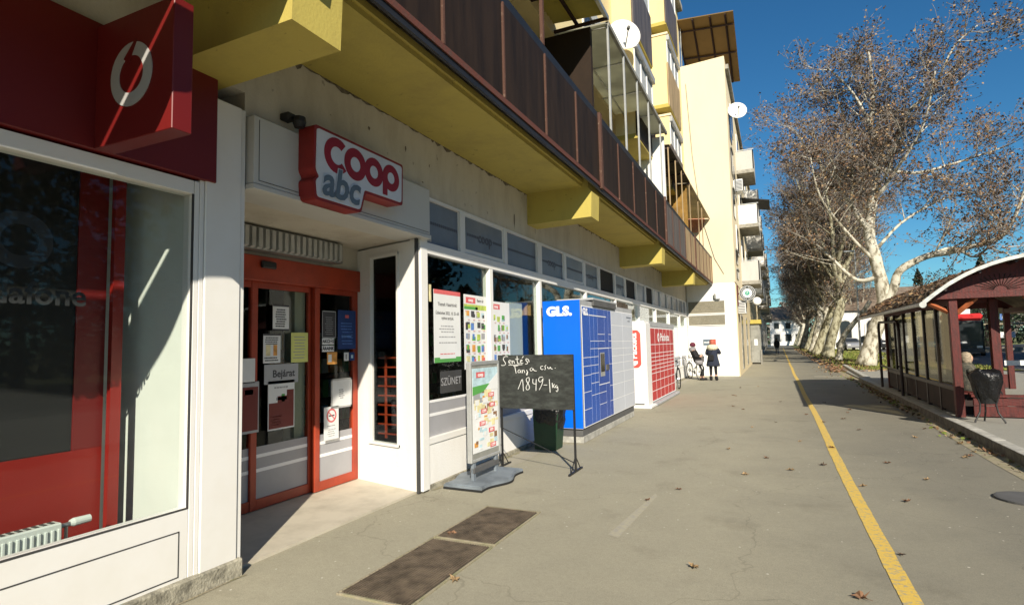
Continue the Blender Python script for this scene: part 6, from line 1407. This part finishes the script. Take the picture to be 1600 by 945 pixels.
def bus():
    t = thing('bus', 'red topped bus seen through the end of the bus shelter', 'bus', (0, 0, 0)); L, W_, H = 10.5, 2.5, 3.1
    part('body', t, lambda b: (b.box(-W_/2, W_/2, 0, L, .35, 2.6, M['car_dark'], .12), b.box(-W_/2, W_/2, .02, L-.02, 2.62, H, M['bus_red'], .14)))
    part('windscreen', t, lambda b: b.box(-1.12, 1.12, -.02, .0, 1.15, 2.4, M['window_dark'], .01)); part('destination_sign', t, lambda b: b.box(-.8, .8, -.03, -.005, 2.42, 2.58, M['dgrey']))
    for sx in (-1, 1):
        part('side_window', t, lambda b: b.box(sx*1.25, sx*1.265, .5, L-.5, 1.3, 2.4, M['window_dark']))
        part('headlight', t, lambda b: b.box(sx*.95-.16, sx*.95+.16, -.04, -.005, .62, .78, M['lamp'], .01))
        part('mirror', t, lambda b: b.box(sx*1.45-.08, sx*1.45+.08, -.15, -.05, 1.9, 2.3, M['rubber'], .02))
        for y in (2.2, 8): part('wheel', t, lambda b: b.lathe([(.0, -.14), (.46, -.14), (.48, 0), (.46, .14), (0, .14)], M['rubber'], (0, 0, 0), 20, 1, 1, Matrix.Translation((sx*1.13, y, .48)) @ Matrix.Rotation(R(90), 4, 'Y')))
    part('bumper', t, lambda b: (b.box(-1.2, 1.2, -.08, .1, .3, .55, M['dgrey'], .03), b.box(-.25, .25, -.05, -.01, .95, 1.1, M['paper'])))
    t.location = (12.3, 51.5, 0); t.rotation_euler = (0, 0, R(-14)); return t
bus()

# ------------------------------------------------------------------ poles and signs
def pole(name, label, cat, x, y, H, rad, m, extra=None, z=0):
    t = thing(name, label, cat, (x, y, z)); part('pole', t, lambda b: b.tube([(x, y, z), (x, y, z+H*.5), (x, y, z+H)], [rad, rad*.85, rad*.6], m, 8))
    if extra:
        for nm_, fn in extra: part(nm_, t, fn)
    return t
pole('street_lamp', 'slim pale street lamp pole between the stout and nearest plane trees', 'street lamp', 5.15, 45, 7.5, .07, M['alu'], [('lamp_head', lambda b: b.box(4.5, 5.2, 44.9, 45.1, 7.4, 7.52, M['alu'], .03))])
pole('street_lamp', 'tall street lamp with long arm above the evergreens right of the shelter roof', 'street lamp', 22.4, 66, 9.3, .09, M['alu'], [('arm', lambda b: b.tube([(22.4, 66, 9.2), (21.3, 66, 9.5), (20.0, 66, 9.5)], .05, M['alu'], 6)), ('lamp_head', lambda b: b.box(19.2, 20.1, 65.85, 66.15, 9.43, 9.55, M['alu'], .03)), ('band', lambda b: b.tube([(22.4, 66, .3), (22.4, 66, 1.5)], .13, M['paper'], 8))])
for k, (x, y) in enumerate(((6.3, 52.0), (7.3, 56.5))):
    pole('sign_post', ('thin white post on the grass left of the nearest trunk', 'thin white post on the grass right of the nearest trunk')[k], 'post', x+(2.0 if k else 0), y, 2.6, .035, M['alu'])
pole('bus_stop_sign', 'small blue and white bus stop sign on a post across the road', 'sign', 17.9, 62, 2.3, .05, M['paper'], [('sign_board', lambda b: (b.box(17.35, 18.45, 61.9, 61.95, 1.25, 1.75, M['paper'], .01))), ('top_sign', lambda b: (b.box(17.5, 18.2, 61.9, 61.95, 2.75, 3.3, M['blue_print'], .02), b.box(17.65, 18.05, 61.88, 61.9, 2.9, 3.15, M['paper']), b.tube([(17.9, 62, 2.3), (17.9, 62, 3.0)], .03, M['paper'], 6))), ('small_roof', lambda b: b.box(16.2, 20.0, 61.6, 62.4, 2.35, 2.5, M['slat'], .03))])
tag(part('low_wall', None, lambda b: b.box(15.5, 22, 63.4, 63.7, -.02, .45, M['concrete'], .02)), 'low concrete wall across the road behind the bus stop sign', 'wall')

# ------------------------------------------------------------------ added shade blocker under the balcony, leaves
def blocker(b):  # unseen sheet, added and shaped to cast the shade edge and sun stripe
    n = 70; vs = []; fs = []
    K_ = ((-4, 3.36), (-2.6, 3.30), (-1.3, 3.40), (-.2, 3.31), (.6, 3.36), (1.0, 3.45), (1.3, 3.50), (1.6, 3.62), (2.0, 3.78), (2.65, 3.84))
    for i in range(n+1):
        y = -4.0+6.65*i/n
        for (ya, za), (yb, zb_) in zip(K_[:-1], K_[1:]):
            if ya <= y <= yb+1e-6: t = (y-ya)/(yb-ya); t = t*t*(3-2*t); zb = za+(zb_-za)*t
        zt = 3.965+.13*min(1, max(0, (y-1.55)*5))
        for (z, x) in ((zt, -2.455), ((zt+zb)/2, -2.455+.01*math.sin(y*3)), (zb, -2.455+.02*math.sin(y*7))): vs += [(x, y, z), (x-.006, y, z)]
    for i in range(n):
        a = i*6; fs += [(a, a+2, a+8, a+6), (a+2, a+4, a+10, a+8), (a+1, a+7, a+9, a+3), (a+3, a+9, a+11, a+5), (a, a+6, a+7, a+1), (a+4, a+5, a+11, a+10)]
    b.raw(vs, fs, M['cream'])
    for y in (-3.9, -1.2, 1.5): b.box(-2.461, -2.455, y, y+.02, 3.9, 4.04, M['metal'])
tag(part('sun_blocker', None, blocker), 'added unseen cream canvas banner with wavy lower edge hung under the near balcony', 'blocker')
LP = [(-1.26, 5.89), (0.09, 7.8), (0.46, 8.24), (-0.2, 8.48), (-0.6, 4.28), (0.39, 4.16), (0.74, 12.35), (1.21, 11.49), (1.2, 8.61), (1.43, 7.76), (1.06, 6.69), (1.9, 10.87), (-0.09, 12.12), (-0.76, 14.13), (-0.72, 9.0), (2.37, 11.55), (-0.48, 11.32), (0.75, 5.07), (-2.59, 4.28), (-2.07, 3.46), (1.3, 14.03), (0.25, 9.99), (2.22, 9.47), (-1.03, 6.43), (-0.41, 7.38), (0.65, 9.55), (0.77, 7.22), (0.02, 16.04), (-1.21, 17.58), (-0.63, 21.03), (0.49, 13.49)]
LR = random.Random(15)
LP += [(LR.uniform(-2.2, 2.3), LR.uniform(9, 34)) for _ in range(12)] + [(LR.uniform(2.1, 2.55), LR.uniform(4, 20)) for _ in range(16)]
def leaf_mesh(seed):
    r = random.Random(seed); b = MB(); n = 14; ring_ = []
    for k in range(n):
        a = 2*math.pi*k/n; q = .075*(1.0 if k % 2 == 0 else .5)*r.uniform(.75, 1.15); ring_.append((q*math.cos(a), q*math.sin(a)*.9, .012+.028*r.random()*(k % 3)))
    m = M[('leaf_c', 'leaf_b', 'leaf_a')[seed % 3]]
    b.raw([(0, 0, .006)]+ring_, [(0, 1+k, 1+(k+1) % n) for k in range(n)], m)
    b.tube([(0, 0, .01), (-.05, .02, .012), (-.09, .05, .02)], .003, m, 3)
    return b
LM = []
for k in range(5):
    o = leaf_mesh(k).build('fallen_leaf'); tag(o, 'dry curled brown leaf fallen on the grey pavement', 'leaf', 'fallen leaves on the pavement'); LM.append(o)
for k, (x, y) in enumerate(LP):
    o = LM[k] if k < 5 else LM[k % 5].copy()
    if k >= 5: C.objects.link(o)
    s_ = LR.uniform(.4, .72); o.location = (x, y, .006); o.rotation_euler = (LR.uniform(-.15, .15), LR.uniform(-.15, .15), LR.uniform(0, 6.28)); o.scale = (s_, s_, s_)
def litter(b):
    r = random.Random(9)
    for k in range(1500):
        y = 4+r.random()*32; x = 2.61-abs(r.gauss(0, .12)) if r.random() < .6 else r.uniform(2.35, 2.6)
        if y > 26: x += r.uniform(-.6, .6)
        if math.sin(y*1.3)+math.sin(y*.37+1) < -.1 and r.random() < .75: continue
        s_ = r.uniform(.015, .045); p = Vector((x, y, .012+r.random()*.025)); d = (rdir(r)+Vector((0, 0, 1.2))).normalized(); u = d.orthogonal().normalized()*s_; v = d.cross(u).normalized()*s_
        b.raw([p-u, p-v, p+u, p+v], [(0, 1, 2, 3)], M[r.choice(('leaf_c', 'leaf_b', 'leaf_a', 'lime_weed' if False else 'leaf_b'))] if r.random() < .8 else GR[0])
    for k in range(2200):
        y = 30+(r.random()**1.4)*70; x = r.uniform(2.2, 4.6); s_ = r.uniform(.04, .09)
        p = Vector((x, y, .03+r.random()*.03)); d = (rdir(r)+Vector((0, 0, 1.2))).normalized(); u = d.orthogonal().normalized()*s_; v = d.cross(u).normalized()*s_
        b.raw([p-u, p-v, p+u, p+v], [(0, 1, 2, 3)], M[r.choice(('leaf_c', 'leaf_b', 'leaf_a'))])
lt = MB(); litter(lt); tag(lt.build('leaf_litter'), 'drifts of small brown leaves and weeds along the kerb and verge', 'leaf litter', kind='stuff')
